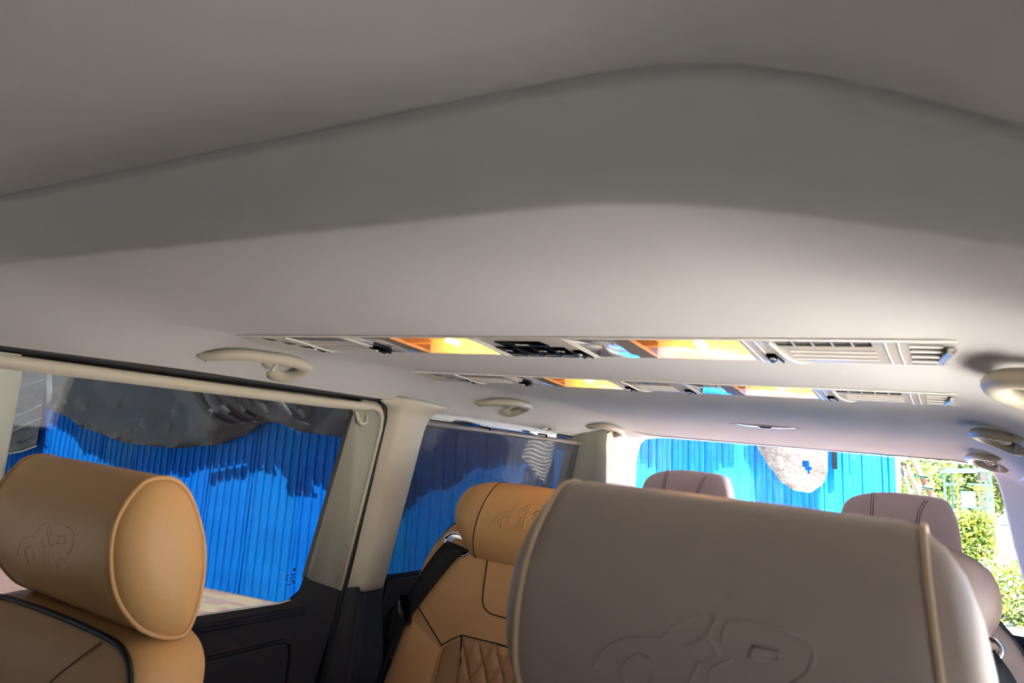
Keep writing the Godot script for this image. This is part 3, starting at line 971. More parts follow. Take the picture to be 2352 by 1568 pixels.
func backrest_pts() -> Array:
	return curve(P2([-0.17, -0.004, -0.10, 0.0, 0.0, 0.002, 0.105, 0.0, 0.142, -0.006, 0.166, -0.020, 0.180, -0.045, 0.188, -0.10, 0.20, -0.25, 0.21, -0.45, 0.20, -0.60, 0.0, -0.60, -0.22, -0.60, -0.24, -0.45, -0.235, -0.25, -0.228, -0.10, -0.22, -0.05, -0.203, -0.02]), 3, true)

func front_seat(called_label: String, xl: float, xr: float, dy: float, dr: float, taper: float, dome: float, lean: Material, edge: Material) -> void:
	var xc := (xl + xr) / 2.0
	var root := thing("front_seat", called_label, "car seat", at(xc, -1.22, 0.35))
	headrest(root, xl, xr, dy, dr, taper, true, dome, lean, edge, 0.003 if dy == 0.0 else 0.0022)
	var f := func(x: float, y: float, off: float) -> Vector3:
		return V(xc + x, -0.268 + dy + y, 0.515 + dr + 0.2 * y - off)
	var st := ST()
	pad(st, backrest_pts(), f, 0.10, 0.004, 0.03)
	var back := obj("backrest", st, lean, root)
	st = ST()
	var loop := []
	for q in backrest_pts():
		if q.y > -0.5:
			loop.append(f.call(q.x * 0.965, q.y * 0.99 - 0.004, 0.0))
		else:
			loop.append(f.call(q.x * 0.965, q.y * 0.99, 0.0))
	tube(st, loop, 0.0038, 8, true)
	obj("black_piping", st, M.black, back)
	for k in [[0.096, -0.010, 0.058, -0.040, 0.024, -0.072, 0.0, -0.12, -0.01, -0.40], [0.158, -0.045, 0.130, -0.052, 0.107, -0.075, 0.088, -0.12, 0.08, -0.40]]:
		var sp := []
		for q in P2(k):
			sp.append(f.call(q.x, q.y, 0.003))
		st = ST()
		tube(st, curve(sp, 5), 0.0011, 6)
		obj("seam", st, M.seam_tan, back)
	st = ST()
	pad(st, P2([-0.25, 0.0, -0.24, 0.5, 0.24, 0.5, 0.25, 0.0]), func(x: float, y: float, off: float) -> Vector3: return V(xc + x, -0.80 + dy * 0.0 + off, 0.42 - y), 0.16, 0.02, 0.04)
	obj("seat_cushion", st, lean, root)
	st = ST(true)
	box(st, V(xc, -1.10, 0.2), Vector3(0.40, 0.26, 0.42), 0.02)
	obj("pedestal", st, M.dark, root)

func seats() -> void:
	front_seat("tan leather front seat with rounded piped headrest beside the sliding door window", -1.082, -0.803, 0.0, 0.0, 0.03, 0.022, M.leather, M.leather)
	front_seat("large taupe driver seat headrest close up at the lower right", -0.256, -0.018, 0.056, -0.005, 0.14, 0.028, M.leather_pale, M.thread)
	middle_seat("tan leather second row seat with quilted back, belt and chrome ring", -0.845, 1.0, 0.0, M.leather)
	middle_seat("dark second row seat half hidden behind the driver headrest at right", -0.13, -1.0, -0.02, M.taupe)
	bench()

func middle_seat(label: String, xc: float, s: float, dr: float, m: Material) -> void:
	var root := thing("captain_seat", label, "car seat", at(xc, -1.22, 1.25 + dr))
	var dx := xc + 0.845
	if s > 0.0:
		headrest(root, -0.885, -0.705, -0.014, 0.90 + dr, 0.32, false, 0.12, m, M.seam)
	else:
		headrest(root, xc - 0.105, xc + 0.075, -0.014, 0.90 + dr, 0.32, false, 0.12, m, M.seam)
	var f := func(x: float, y: float, off: float) -> Vector3:   # x as on the left-hand seat; the other is its mirror image
		return V(xc + s * (x + 0.845), y, 1.43 + dr + 0.2 * (y + 0.28) - off)
	var half := [-0.94, -0.172, -1.0, -0.19, -1.035, -0.213, -1.056, -0.235, -1.078, -0.27, -1.095, -0.311, -1.106, -0.365, -1.109, -0.42, -1.112, -0.465, -1.122, -0.522, -1.132, -0.58, -1.145, -0.75, -1.12, -0.85]
	var poly := P2(half)
	for i in range(poly.size() - 1, -1, -1):
		poly.append(Vector2(-1.69 - poly[i].x, poly[i].y))
	var st := ST()
	pad(st, poly, f, 0.10, 0.0, 0.02)
	var back := obj("backrest", st, m, root)
	st = ST()
	var rim := []
	for q in poly:
		rim.append(f.call(-0.845 + (q.x + 0.845) * 1.004, q.y, -0.024))
	tube(st, rim, 0.005, 8)
	obj("black_edge", st, M.black, back)
	# bolsters, proud of the shoulder
	for k in [1.0, -1.0]:
		var g := func(x: float, y: float, off: float) -> Vector3: return f.call(-0.845 + k * (x + 0.845), y, off)
		st = ST()
		pad(st, P2([-1.100, -0.412, -1.075, -0.432, -0.987, -0.472, -0.990, -0.52, -0.994, -0.56, -1.0, -0.85, -1.115, -0.84, -1.138, -0.75, -1.126, -0.58, -1.110, -0.5]), g, 0.012, 0.012, 0.012)
		obj("bolster", st, m, back)
		st = ST()
		tube(st, curve([g.call(-1.074, -0.405, 0.001), g.call(-1.03, -0.437, 0.001), g.call(-0.985, -0.470, 0.0015)], 4), 0.0014, 6)
		obj("seam", st, M.seam, back)
		st = ST()
		tube(st, curve([g.call(-0.912, -0.258, 0.001), g.call(-0.908, -0.30, 0.001), g.call(-0.905, -0.336, 0.001), g.call(-0.899, -0.365, 0.001), g.call(-0.88, -0.380, 0.001), g.call(-0.845, -0.383, 0.001)], 4), 0.0014, 6)
		obj("seam", st, M.seam, back)
		st = ST()
		tube(st, [g.call(-0.985, -0.470, 0.003), g.call(-0.962, -0.453, 0.003), g.call(-0.937, -0.438, 0.003), g.call(-0.845, -0.436, 0.003)], 0.0014, 6)
		obj("seam", st, M.seam, back)
		st = ST()
		tube(st, [g.call(-0.937, -0.438, 0.0035), g.call(-0.926, -0.48, 0.0035), g.call(-0.918, -0.532, 0.0035), g.call(-0.914, -0.82, 0.0035)], 0.0016, 6)
		obj("seam", st, M.seam, back)
		# perforated strip beside the quilting
		st = ST()
		pad(st, P2([-0.983, -0.470, -0.962, -0.453, -0.938, -0.441, -0.930, -0.47, -0.918, -0.532, -0.91, -0.84, -0.99, -0.84, -0.988, -0.56]), g, 0.006, 0.003, 0.006)
		obj("perforated_strip", st, M.leather_dot if s > 0.0 else m, back)
	# quilting: raised diamonds between stitched grooves
	st = ST()
	var rows := []
	for i in 91:
		var y := -0.437 - 0.40 * i / 90.0
		var row := []
		for j in 57:
			var t := j / 56.0
			var x := lerpf(-0.936, -0.754, t) - 0.018 * (0.5 - t) * 2.0 * sm(-0.43, -0.6, y) * -1.0
			var u := (x + 0.894) / 0.046 + (y + 0.437) / 0.082
			var v := (x + 0.894) / 0.046 - (y + 0.437) / 0.082
			var du := absf(u - roundf(u))
			var dv := absf(v - roundf(v))
			var e := minf(du, dv)
			row.append(f.call(x, y, 0.001 + 0.007 * (1.0 - exp(-e * 8.0)) * minf(1.0, minf(i / 4.0, minf(j, 56 - j) / 2.0))))
		rows.append(row)
	sheet(st, rows)
	obj("quilted_panel", st, M.leather_dot if s > 0.0 else m, back)
	# belt guide, belt, tongue
	st = ST()
	var ring := []
	for i in 28:
		var an := TAU * i / 28.0
		ring.append(f.call(-0.998 + 0.041 * cos(an), -0.252 + 0.024 * sin(an) - 0.004 * cos(an), 0.003))
	tube(st, ring, 0.004, 8, true)
	fan(st, ring, f.call(-0.998, -0.252, -0.003))
	obj("belt_guide", st, M.chrome, root)
	st = ST()
	slab(st, P2([-1.03, -0.249, -0.968, -0.258, -0.964, -0.266, -1.0, -0.264, -1.03, -0.256]), f, 0.002, 0.006)
	obj("guide_slot", st, M.black, root)
	st = ST()
	rows = []
	for k in [[-0.965, -0.262, -1.03, -0.252, 0.004], [-0.975, -0.266, -1.034, -0.254, 0.010], [-1.0, -0.297, -1.05, -0.275, 0.011], [-1.035, -0.35, -1.08, -0.328, 0.010], [-1.066, -0.40, -1.106, -0.39, 0.010], [-1.085, -0.435, -1.113, -0.43, 0.014], [-1.108, -0.49, -1.124, -0.48, 0.012], [-1.126, -0.55, -1.134, -0.54, 0.006], [-1.15, -0.75, -1.156, -0.75, 0.006]]:
		rows.append([f.call(k[0], k[1], k[4] - 0.002), f.call(k[0], k[1], k[4]), f.call((k[0] + k[2]) / 2, (k[1] + k[3]) / 2, k[4] + 0.001), f.call(k[2], k[3], k[4]), f.call(k[2], k[3], k[4] - 0.002)])
	sheet(st, rows, true)
	obj("belt_strap", st, M.belt, root)
	st = ST()
	slab(st, P2([-1.118, -0.385, -1.108, -0.384, -1.085, -0.415, -1.077, -0.438, -1.080, -0.446, -1.092, -0.44, -1.112, -0.418]), f, 0.008, 0.024)
	obj("belt_tongue", st, M.gloss_black, root)
	st = ST()
	pad(st, P2([-0.27, 0.0, -0.26, 0.5, 0.26, 0.5, 0.27, 0.0]), func(x: float, y: float, off: float) -> Vector3: return V(xc + x, -0.80 + off, 1.32 + dr - y), 0.16, 0.02, 0.04)
	obj("seat_cushion", st, m, root)
	st = ST(true)
	box(st, V(xc, -1.10, 1.1 + dr), Vector3(0.40, 0.26, 0.42), 0.02)
	obj("pedestal", st, M.dark, root)

func bench() -> void:
	var root := thing("rear_bench", "third row bench with two stitched headrests in front of the rear window", "bench seat", at(-0.48, -1.22, 2.4))
	var f := func(x: float, y: float, off: float) -> Vector3: return V(x, y, 2.55 + 0.25 * minf(0.0, y + 0.05) - off)
	var st := ST()
	pad(st, P2([-1.05, -0.235, -1.02, -0.226, 0.06, -0.226, 0.086, -0.236, 0.098, -0.258, 0.104, -0.35, 0.11, -0.8, -1.06, -0.8, -1.06, -0.26]), f, 0.12, 0.006, 0.02)
	obj("backrest", st, M.mauve, root)
	for s in [[0.0, 1.0], [0.0, -1.0]]:
		var g := func(x: float, y: float, off: float) -> Vector3: return f.call(x if s[1] > 0.0 else x * 1.01 + 0.679, y, off)
		st = ST()
		pad(st, curve(P2([-0.978, -0.205, -0.982, -0.16, -0.979, -0.122, -0.972, -0.095, -0.953, -0.072, -0.91, -0.054, -0.846, -0.043, -0.76, -0.043, -0.715, -0.045, -0.69, -0.056, -0.676, -0.082, -0.663, -0.123, -0.655, -0.18, -0.656, -0.208, -0.68, -0.214, -0.955, -0.214]), 2, true), g, 0.10, 0.008, 0.022)
		var hr := obj("headrest", st, M.mauve, root)
		for k in [-0.894, -0.887]:
			st = ST()
			tube(st, curve([g.call(k + 0.002, -0.0455, -0.012), g.call(k + 0.001, -0.053, 0.0015), g.call(k, -0.10, 0.0085), g.call(k, -0.20, 0.0075)], 4), 0.0009, 6)
			obj("seam", st, M.seam_soft, hr)
		for k in [0.0, 0.007]:
			st = ST()
			tube(st, curve([g.call(-0.744 + k, -0.0455, -0.012), g.call(-0.75 + k, -0.056, 0.003), g.call(-0.764 + k, -0.085, 0.007), g.call(-0.77 + k, -0.12, 0.0085), g.call(-0.77 + k, -0.20, 0.0075)], 4), 0.0009, 6)
			obj("seam", st, M.seam_soft, hr)
		st = ST()
		for k in [[-0.865, -0.128, -0.845, -0.112, -0.832, -0.108, -0.826, -0.118, -0.834, -0.124, -0.828, -0.134], [-0.822, -0.108, -0.79, -0.108, -0.783, -0.116, -0.785, -0.128], [-0.818, -0.118, -0.80, -0.118, -0.798, -0.126]]:
			var pts := []
			for q in P2(k):
				pts.append(g.call(q.x, q.y, 0.0078))
			tube(st, pts, 0.0018, 6)
		obj("emblem", st, M.mauve, hr)
		for k in [-0.86, -0.78]:
			st = ST()
			tube(st, [g.call(k, -0.20, -0.05), g.call(k, -0.30, -0.055)], 0.006, 8)
			obj("post", st, M.chrome, hr)
	for k in [-0.55, -0.35, 0.0]:
		st = ST()
		tube(st, [f.call(k + 0.045, -0.2255, -0.03), f.call(k + 0.044, -0.2258, -0.01), f.call(k + 0.043, -0.26, 0.003), f.call(k + 0.042, -0.6, 0.004)], 0.001, 6)
		obj("seam", st, M.seam, root)
		st = ST()
		tube(st, [f.call(k + 0.052, -0.2255, -0.03), f.call(k + 0.051, -0.2258, -0.01), f.call(k + 0.05, -0.26, 0.003), f.call(k + 0.049, -0.6, 0.004)], 0.001, 6)
		obj("seam", st, M.seam, root)
	st = ST()
	pad(st, P2([-1.05, 0.0, -1.05, 0.45, 0.10, 0.45, 0.10, 0.0]), func(x: float, y: float, off: float) -> Vector3: return V(x, -0.80 + off, 2.45 - y), 0.16, 0.02, 0.04)
	obj("seat_cushion", st, M.mauve, root)
	st = ST(true)
	box(st, V(-0.48, -1.10, 2.25), Vector3(1.0, 0.26, 0.36), 0.02)
	obj("pedestal", st, M.dark, root)

# ---------------------------------------------------------------- outside
func near(x: float, h: float, r: float) -> Vector3:           # a point measured on the fence, moved towards the eye to distance r
	return Q(x * r / 6.6, 1.75 + (h - 1.75) * r / 6.6, r)

func along(p: Array, x: float) -> float:                      # a line of (x, value) pairs, smoothed
	for i in p.size() - 1:
		if x <= p[i + 1].x:
			var t := clampf((x - p[i].x) / (p[i + 1].x - p[i].x), 0.0, 1.0)
			return lerpf(p[i].y, p[i + 1].y, t * t * (3.0 - 2.0 * t) * 0.5 + t * 0.5)
	return p[-1].y

func outside() -> void:
	ground()
	fence()
	tarps()
	beyond()

func ground() -> void:
	var root := thing("ground", "pale sunlit concrete ground outside the van", "ground", Vector3(0, 0, 0), "", "structure", true)
	var st := ST(true)
	box(st, Q(0, -0.1, 20), Vector3(260, 0.2, 260), 0.01)
	obj("concrete", st, M.concrete, root)
	root = thing("paving", "worn red and yellow brick paving along the foot of the blue fence", "paving", Vector3(-9, 0.0, -5.2), "", "structure", true)
	st = ST(true)
	box(st, Q(-6.9, 0.012, 4.85), Vector3(16.8, 0.02, 3.5), 0.005)
	obj("mortar_bed", st, M.joint, root)
	var shapes := []
	for k in 3:
		var o := org
		org = Vector3.ZERO
		var b := ST(true)
		box(b, Vector3.ZERO, Vector3([0.288, 0.284, 0.29][k], 0.03, [0.139, 0.14, 0.137][k]), 0.006)
		b.generate_normals()
		shapes.append(b.commit())
		org = o
	var rest := ST(true)
	for i in 56:
		for j in 23:
			var x := -15.1 + 0.3 * i + (0.15 if j % 2 else 0.0)
			var r := 3.12 + 0.15 * j
			if r > 6.52:
				continue
			var p := Q(x, 0.017 + rng.randf() * 0.004, r)
			if x > -9.7 and x < -6.9 and r > 4.9:
				var o := MeshInstance3D.new()
				o.name = "brick"
				o.mesh = shapes[rng.randi() % 3]
				o.material_override = M["brick%d" % (rng.randi() % 3)]
				o.position = p
				o.rotation = Vector3(rng.randf_range(-0.01, 0.01), rng.randf_range(-0.012, 0.012), rng.randf_range(-0.01, 0.01))
				root.add_child(o, true)
			else:
				box(rest, p, Vector3(0.288, 0.03, 0.139), 0.006)
	obj("far_bricks", rest, M.brick0, root).set_meta("kind", "stuff")

func fence() -> void:
	var root := thing("corrugated_fence", "long blue corrugated metal fence behind and beside the van", "fence", Vector3(-8, 0, -6.6), "", "", true)
	var x := -16.5
	var n := 0
	while x < -0.6:
		var w := 0.93
		if x + w > -0.70:
			w = -0.45 - x
		var lean := rng.randf_range(-0.006, 0.006)
		var push := rng.randf_range(-0.008, 0.008) - 0.004 * (n % 2)
		var prof := []
		var pitches := int(round(w / 0.155))
		for k in pitches:
			var a := k * w / pitches
			var p := w / pitches
			for q in [[0.0, 0.0], [0.25, 0.0], [0.27, 0.006], [0.31, 0.006], [0.33, 0.0], [0.52, 0.0], [0.54, 0.006], [0.58, 0.006], [0.60, 0.0], [0.81, 0.0], [0.82, 0.034], [0.92, 0.034], [0.93, 0.0]]:
				prof.append([a + q[0] * p, q[1]])
		prof.append([w + 0.03, 0.0])
		prof.append([w + 0.06, 0.017])
		var rows := []
		for hh in [0.02, 0.12, 0.3, 0.6, 0.9, 1.2, 1.5, 1.8, 2.1, 2.5, 3.1]:
			var row := []
			for q in prof:
				var dent := 0.014 * sin(x * 9.0 + q[0] * 7.0 + hh * 3.1) * sin(hh * 4.0 + n)
				row.append(Q(x + q[0] + lean * hh, hh, 6.6 - q[1] - push - dent * 0.6))
			rows.append(row)
		var st := ST(true)
		sheet(st, rows)
		obj("corrugated_sheet", st, M["fence%d" % [0, 1, 3, 2, 1, 0, 2, 3, 2, 1, 3, 0, 2, 1, 0, 0, 0, 0, 1][n % 19]], root)
		x += w
		n += 1
	for k in 7:
		var st := ST(true)
		box(st, Q(-16.0 + 2.6 * k, 1.5, 6.68), Vector3(0.06, 3.0, 0.06), 0.004)
		obj("fence_post", st, M.shell, root)
	var st := ST(true)
	box(st, Q(-0.425, 1.5, 6.58), Vector3(0.035, 3.1, 0.05), 0.004)
	obj("corner_post", st, M["fence0"], root)

func cloth(edge: Array, gap: Array, x0: float, x1: float, nx: int, top: float, ny: int, wrinkle: float) -> SurfaceTool:
	var st := ST()
	var nz := FastNoiseLite.new()
	nz.seed = 21
	nz.frequency = 0.9
	nz.fractal_octaves = 3
	var rows := []
	for j in ny + 1:
		var t := float(j) / ny
		var row := []
		for i in nx + 1:
			var x := lerpf(x0, x1, float(i) / nx)
			var e := along(edge, x)
			var h := lerpf(e, top, t)
			var g := along(gap, x) + lerpf(-0.10, 0.48, sm(-9.7, -8.9, x) * sm(-3.4, -6.0, x)) * (h - e) * 0.9 + wrinkle * nz.get_noise_2d(x * 1.4, h * 2.2) * (0.4 + 0.6 * sin(PI * minf(1.0, t * 1.4 + 0.15)))
			row.append(near(x, h, 6.57 - maxf(g, 0.03)))
		rows.append(row)
	for j in 2:                                               # turned hem
		var row := []
		for i in nx + 1:
			var x := lerpf(x0, x1, float(i) / nx)
			row.append(near(x, along(edge, x) + 0.012 * j - 0.004, 6.57 - along(gap, x) + 0.02 + 0.012 * j))
		rows.push_front(row)
	var back := []                                            # over the top, back to the fence
	for i in nx + 1:
		back.append(Q(lerpf(x0, x1, float(i) / nx), 1.75 + (top - 1.75) + 0.02, 6.62))
	rows.append(back)
	sheet(st, rows)
	return st

func tarps() -> void:
	var edge := P2([-16.4, 2.6, -13.9, 2.50, -13.4, 2.40, -12.36, 2.11, -11.04, 1.90, -9.91, 1.87, -8.91, 1.94, -8.37, 2.08, -7.95, 2.28, -7.7, 2.27, -7.19, 2.15, -6.41, 2.10, -5.7, 2.10, -5.1, 2.22, -4.5, 2.30, -4.0, 2.36, -3.6, 2.5])
	var gap := P2([-16.4, 0.16, -13.6, 0.14, -12.36, 0.22, -11.0, 0.24, -9.9, 0.20, -9.0, 0.16, -8.37, 0.14, -7.6, 0.36, -7.19, 0.32, -6.5, 0.44, -5.7, 0.44, -5.0, 0.34, -4.5, 0.24, -3.6, 0.2])
	var root := thing("shade_tarp", "dark grey shade tarp sagging in folds over the top of fence", "tarp", Vector3(-9, 2.2, -6.4), "", "", true)
	obj("cloth", cloth(edge, gap, -13.86, -3.6, 150, 3.25, 14, 0.10), M.tarp, root)
	for k in [
		[-9.56, 2.762, -9.4, 2.56, -9.09, 2.357, -8.69, 2.242, -8.18, 2.284], [-9.21, 2.732, -9.02, 2.533, -8.71, 2.359, -8.45, 2.281, -8.13, 2.273], [-8.82, 2.689, -8.64, 2.532, -8.39, 2.385, -8.21, 2.344],
		[-8.45, 2.666, -8.33, 2.543, -8.25, 2.47], [-8.2, 2.645, -8.08, 2.518, -7.93, 2.375], [-7.76, 2.612, -7.61, 2.458, -7.43, 2.337, -7.11, 2.238], [-7.47, 2.586, -7.37, 2.458, -7.22, 2.35]]:
		var pts := [near(k[0] - 0.05, k[1] + 0.4, 6.50 - along(gap, k[0]) - 0.44 * (k[1] + 0.4 - along(edge, k[0])))]
		for i in range(0, k.size(), 2):
			pts.append(near(k[i], k[i + 1], 6.50 - along(gap, k[i]) - 0.44 * (k[i + 1] - along(edge, k[i]))))
		var st := ST()
		var c := curve(pts, 5)
		var rad := []
		for i in c.size():
			var t := float(i) / (c.size() - 1)
			rad.append(0.05 * sin(PI * minf(1.0, 0.35 + t * 0.65)) + 0.012)
		tube(st, c, rad, 10, false, 0.6)
		obj("fold", st, M.tarp, root)
	var st := ST()
	tube(st, [near(-13.92, 3.15, 6.38), near(-13.80, 2.8, 6.38), near(-13.72, 2.58, 6.38)], [0.10, 0.09, 0.08], 8, false, 0.15, Vector3(0, 0, 1))
	obj("taped_seam", st, M.tarp_light, root)
	root = thing("tarp_flap", "torn corner flap of dark tarp hanging at far left of fence", "tarp", Vector3(-14.5, 2.0, -6.4), "", "", true)
	st = cloth(P2([-16.5, 1.50, -14.9, 1.62, -14.38, 1.68, -13.9, 1.79, -13.8, 1.8]), P2([-16.5, 0.16, -13.8, 0.17]), -16.5, -13.92, 40, 3.2, 12, 0.05)
	obj("cloth", st, M.tarp, root)
	st = ST()
	tube(st, [near(-16.5, 1.50, 6.39), near(-14.9, 1.615, 6.39), near(-14.38, 1.675, 6.39), near(-13.9, 1.785, 6.39)], 0.016, 6)
	obj("hem", st, M.tarp_light, root)
	st = ST()
	tube(st, [near(-15.2, 2.2, 6.3), near(-14.5, 2.38, 6.3), near(-14.0, 2.52, 6.34)], 0.012, 6)
	tube(st, [near(-14.9, 2.02, 6.3), near(-14.4, 2.16, 6.3), near(-13.92, 2.28, 6.34)], 0.012, 6)
	tube(st, [near(-15.2, 2.78, 6.3), near(-14.6, 2.90, 6.3), near(-14.05, 2.98, 6.34)], 0.012, 6)
	obj("cord", st, M.tarp_light, root)
	root = thing("upper_tarp", "dark tarp edge along the fence top above the rear window", "tarp", Vector3(-2.4, 2.5, -6.4), "", "", true)
	st = cloth(P2([-3.7, 2.5, -2.9, 2.36, -2.44, 2.32, -2.27, 2.20, -2.02, 2.24, -1.63, 2.42, -1.45, 2.5]), P2([-3.7, 0.2, -1.4, 0.2]), -3.5, -1.62, 40, 3.2, 8, 0.05)
	obj("cloth", st, M.tarp, root)
	# white sheets
	root = thing("striped_sheet", "white rippled sheet hanging on fence behind the mesh blind", "sheet", Vector3(-3.6, 1.9, -6.45), "", "", true)
	st = ST()
	var rows := []
	for j in 61:
		var t := j / 60.0
		var xl := along(P2([0.0, -3.72, 0.45, -3.80, 0.75, -3.66, 1.0, -3.53]), t)
		var xr := along(P2([0.0, -3.42, 0.5, -3.44, 1.0, -3.50]), t)
		var row := []
		for i in 13:
			var u := i / 12.0
			var h := lerpf(2.13, 1.70, t) + 0.012 * sin(u * 5.0 + t * 3.0)
			row.append(Q(lerpf(xl, xr, u), h, 6.44 - 0.016 * sin(TAU * 11.0 * (t + 0.03 * sin(u * 6.0)))))
		rows.append(row)
	sheet(st, rows)
	obj("cloth", st, M.white_sheet, root)
	st = ST(true)
	slab(st, P2([-3.72, 2.215, -3.40, 2.175, -3.40, 2.14, -3.60, 2.155, -3.66, 2.18]), func(a: float, b: float, off: float) -> Vector3: return Q(a, b, 6.44 - off), 0.0, 0.02)
	obj("folded_edge", st, M.white_sheet, root)
	root = thing("white_tarp", "grubby white tarp sagging from fence top with a torn hole", "tarp", Vector3(-1.15, 1.75, -6.35), "", "", true)
	st = ST()
	rows = []
	var sag := P2([-1.50, 2.30, -1.462, 2.154, -1.402, 2.056, -1.314, 1.932, -1.211, 1.812, -1.109, 1.757, -1.009, 1.748, -0.926, 1.81, -0.881, 1.90, -0.868, 2.05, -0.862, 2.4])
	for j in 29:
		var t := j / 28.0
		var row := []
		for i in 41:
			var u := i / 40.0
			var x := lerpf(-1.50, -0.862, u)
			var h := lerpf(along(sag, x), 2.46, t)
			var belly := 0.16 * sin(PI * clampf(u, 0, 1)) * sin(PI * clampf(t * 0.8 + 0.2, 0, 1))
			var foldd := 0.022 * sin((x * 9.0 + h * 14.0)) * (1.0 - t) + 0.02 * sin(x * 22.0 - h * 9.0) * sm(0.35, 0.0, u)
			row.append(Q(x, h, 6.42 - belly - foldd))
		rows.append(row)
	for i in rows.size() - 1:
		for j in 40:
			var p: Vector3 = rows[i][j] + org
			var ex := (p.x + 1.03) / 0.024
			var ey := (p.y - 1.945) / 0.055
			if pow(ex + 0.5 * ey, 2.0) + ey * ey < 1.0:
				continue
			quad(st, rows[i][j], rows[i][j + 1], rows[i + 1][j + 1], rows[i + 1][j])
	obj("cloth", st, M.white_tarp, root)
	root = thing("fence_batten", "short dark upright batten on bright fence right of white tarp", "batten", Vector3(-0.835, 1.95, -6.5), "", "", true)
	st = ST(true)
	box(st, Q(-0.834, 2.25, 6.5), Vector3(0.038, 0.60, 0.03), 0.003)
	obj("bar", st, M.gloss_black, root)
	st = ST()
	tube(st, [Q(-0.716, 2.3, 6.54), Q(-0.712, 2.115, 6.54), Q(-0.70, 2.045, 6.52), Q(-0.688, 2.045, 6.52)], 0.006, 6)
	tag(obj("wire_hook", st, M.black), "small dark wire hook hanging on bright fence beside the batten", "hook")
	var hook := get_node("wire_hook") as Node3D
	hook.transform = out_t * Transform3D(Basis.IDENTITY, org)

func leaves(parent: Node, called: String, c: Vector3, size: Vector3, n: int, leaf: float, cols: Array, core := 0.0) -> void:
	var st := ST(true)
	var l := leaf
	tri(st, Vector3(0, 0, 0), Vector3(l * 0.28, l * 0.06, l * 0.45), Vector3(0, 0, l))
	tri(st, Vector3(0, 0, 0), Vector3(0, 0, l), Vector3(-l * 0.28, l * 0.06, l * 0.45))
	st.generate_normals()
	var mm := MultiMesh.new()
	mm.transform_format = MultiMesh.TRANSFORM_3D
	mm.use_colors = true
	mm.mesh = st.commit()
	mm.instance_count = n
	for i in n:
		var d := Vector3(rng.randf_range(-1, 1), rng.randf_range(-1, 1), rng.randf_range(-1, 1))
		if core > 0.0:
			d = d.normalized() * pow(rng.randf(), 0.4) * (0.8 + 0.25 * sin(d.x * 5.0 + d.z * 4.0))
		var b := Basis.from_euler(Vector3(rng.randf_range(-1.3, 0.9), rng.randf() * TAU, rng.randf_range(-0.6, 0.6))).scaled(Vector3.ONE * rng.randf_range(0.7, 1.35))
		mm.set_instance_transform(i, Transform3D(b, c + d * size / 2.0 - org))
		var q: Color = cols[rng.randi() % cols.size()]
		mm.set_instance_color(i, q * rng.randf_range(0.3, 0.72))
	var o := MultiMeshInstance3D.new()
	o.name = called
	o.multimesh = mm
	o.material_override = M.leaf
	o.set_meta("kind", "stuff")
	parent.add_child(o, true)

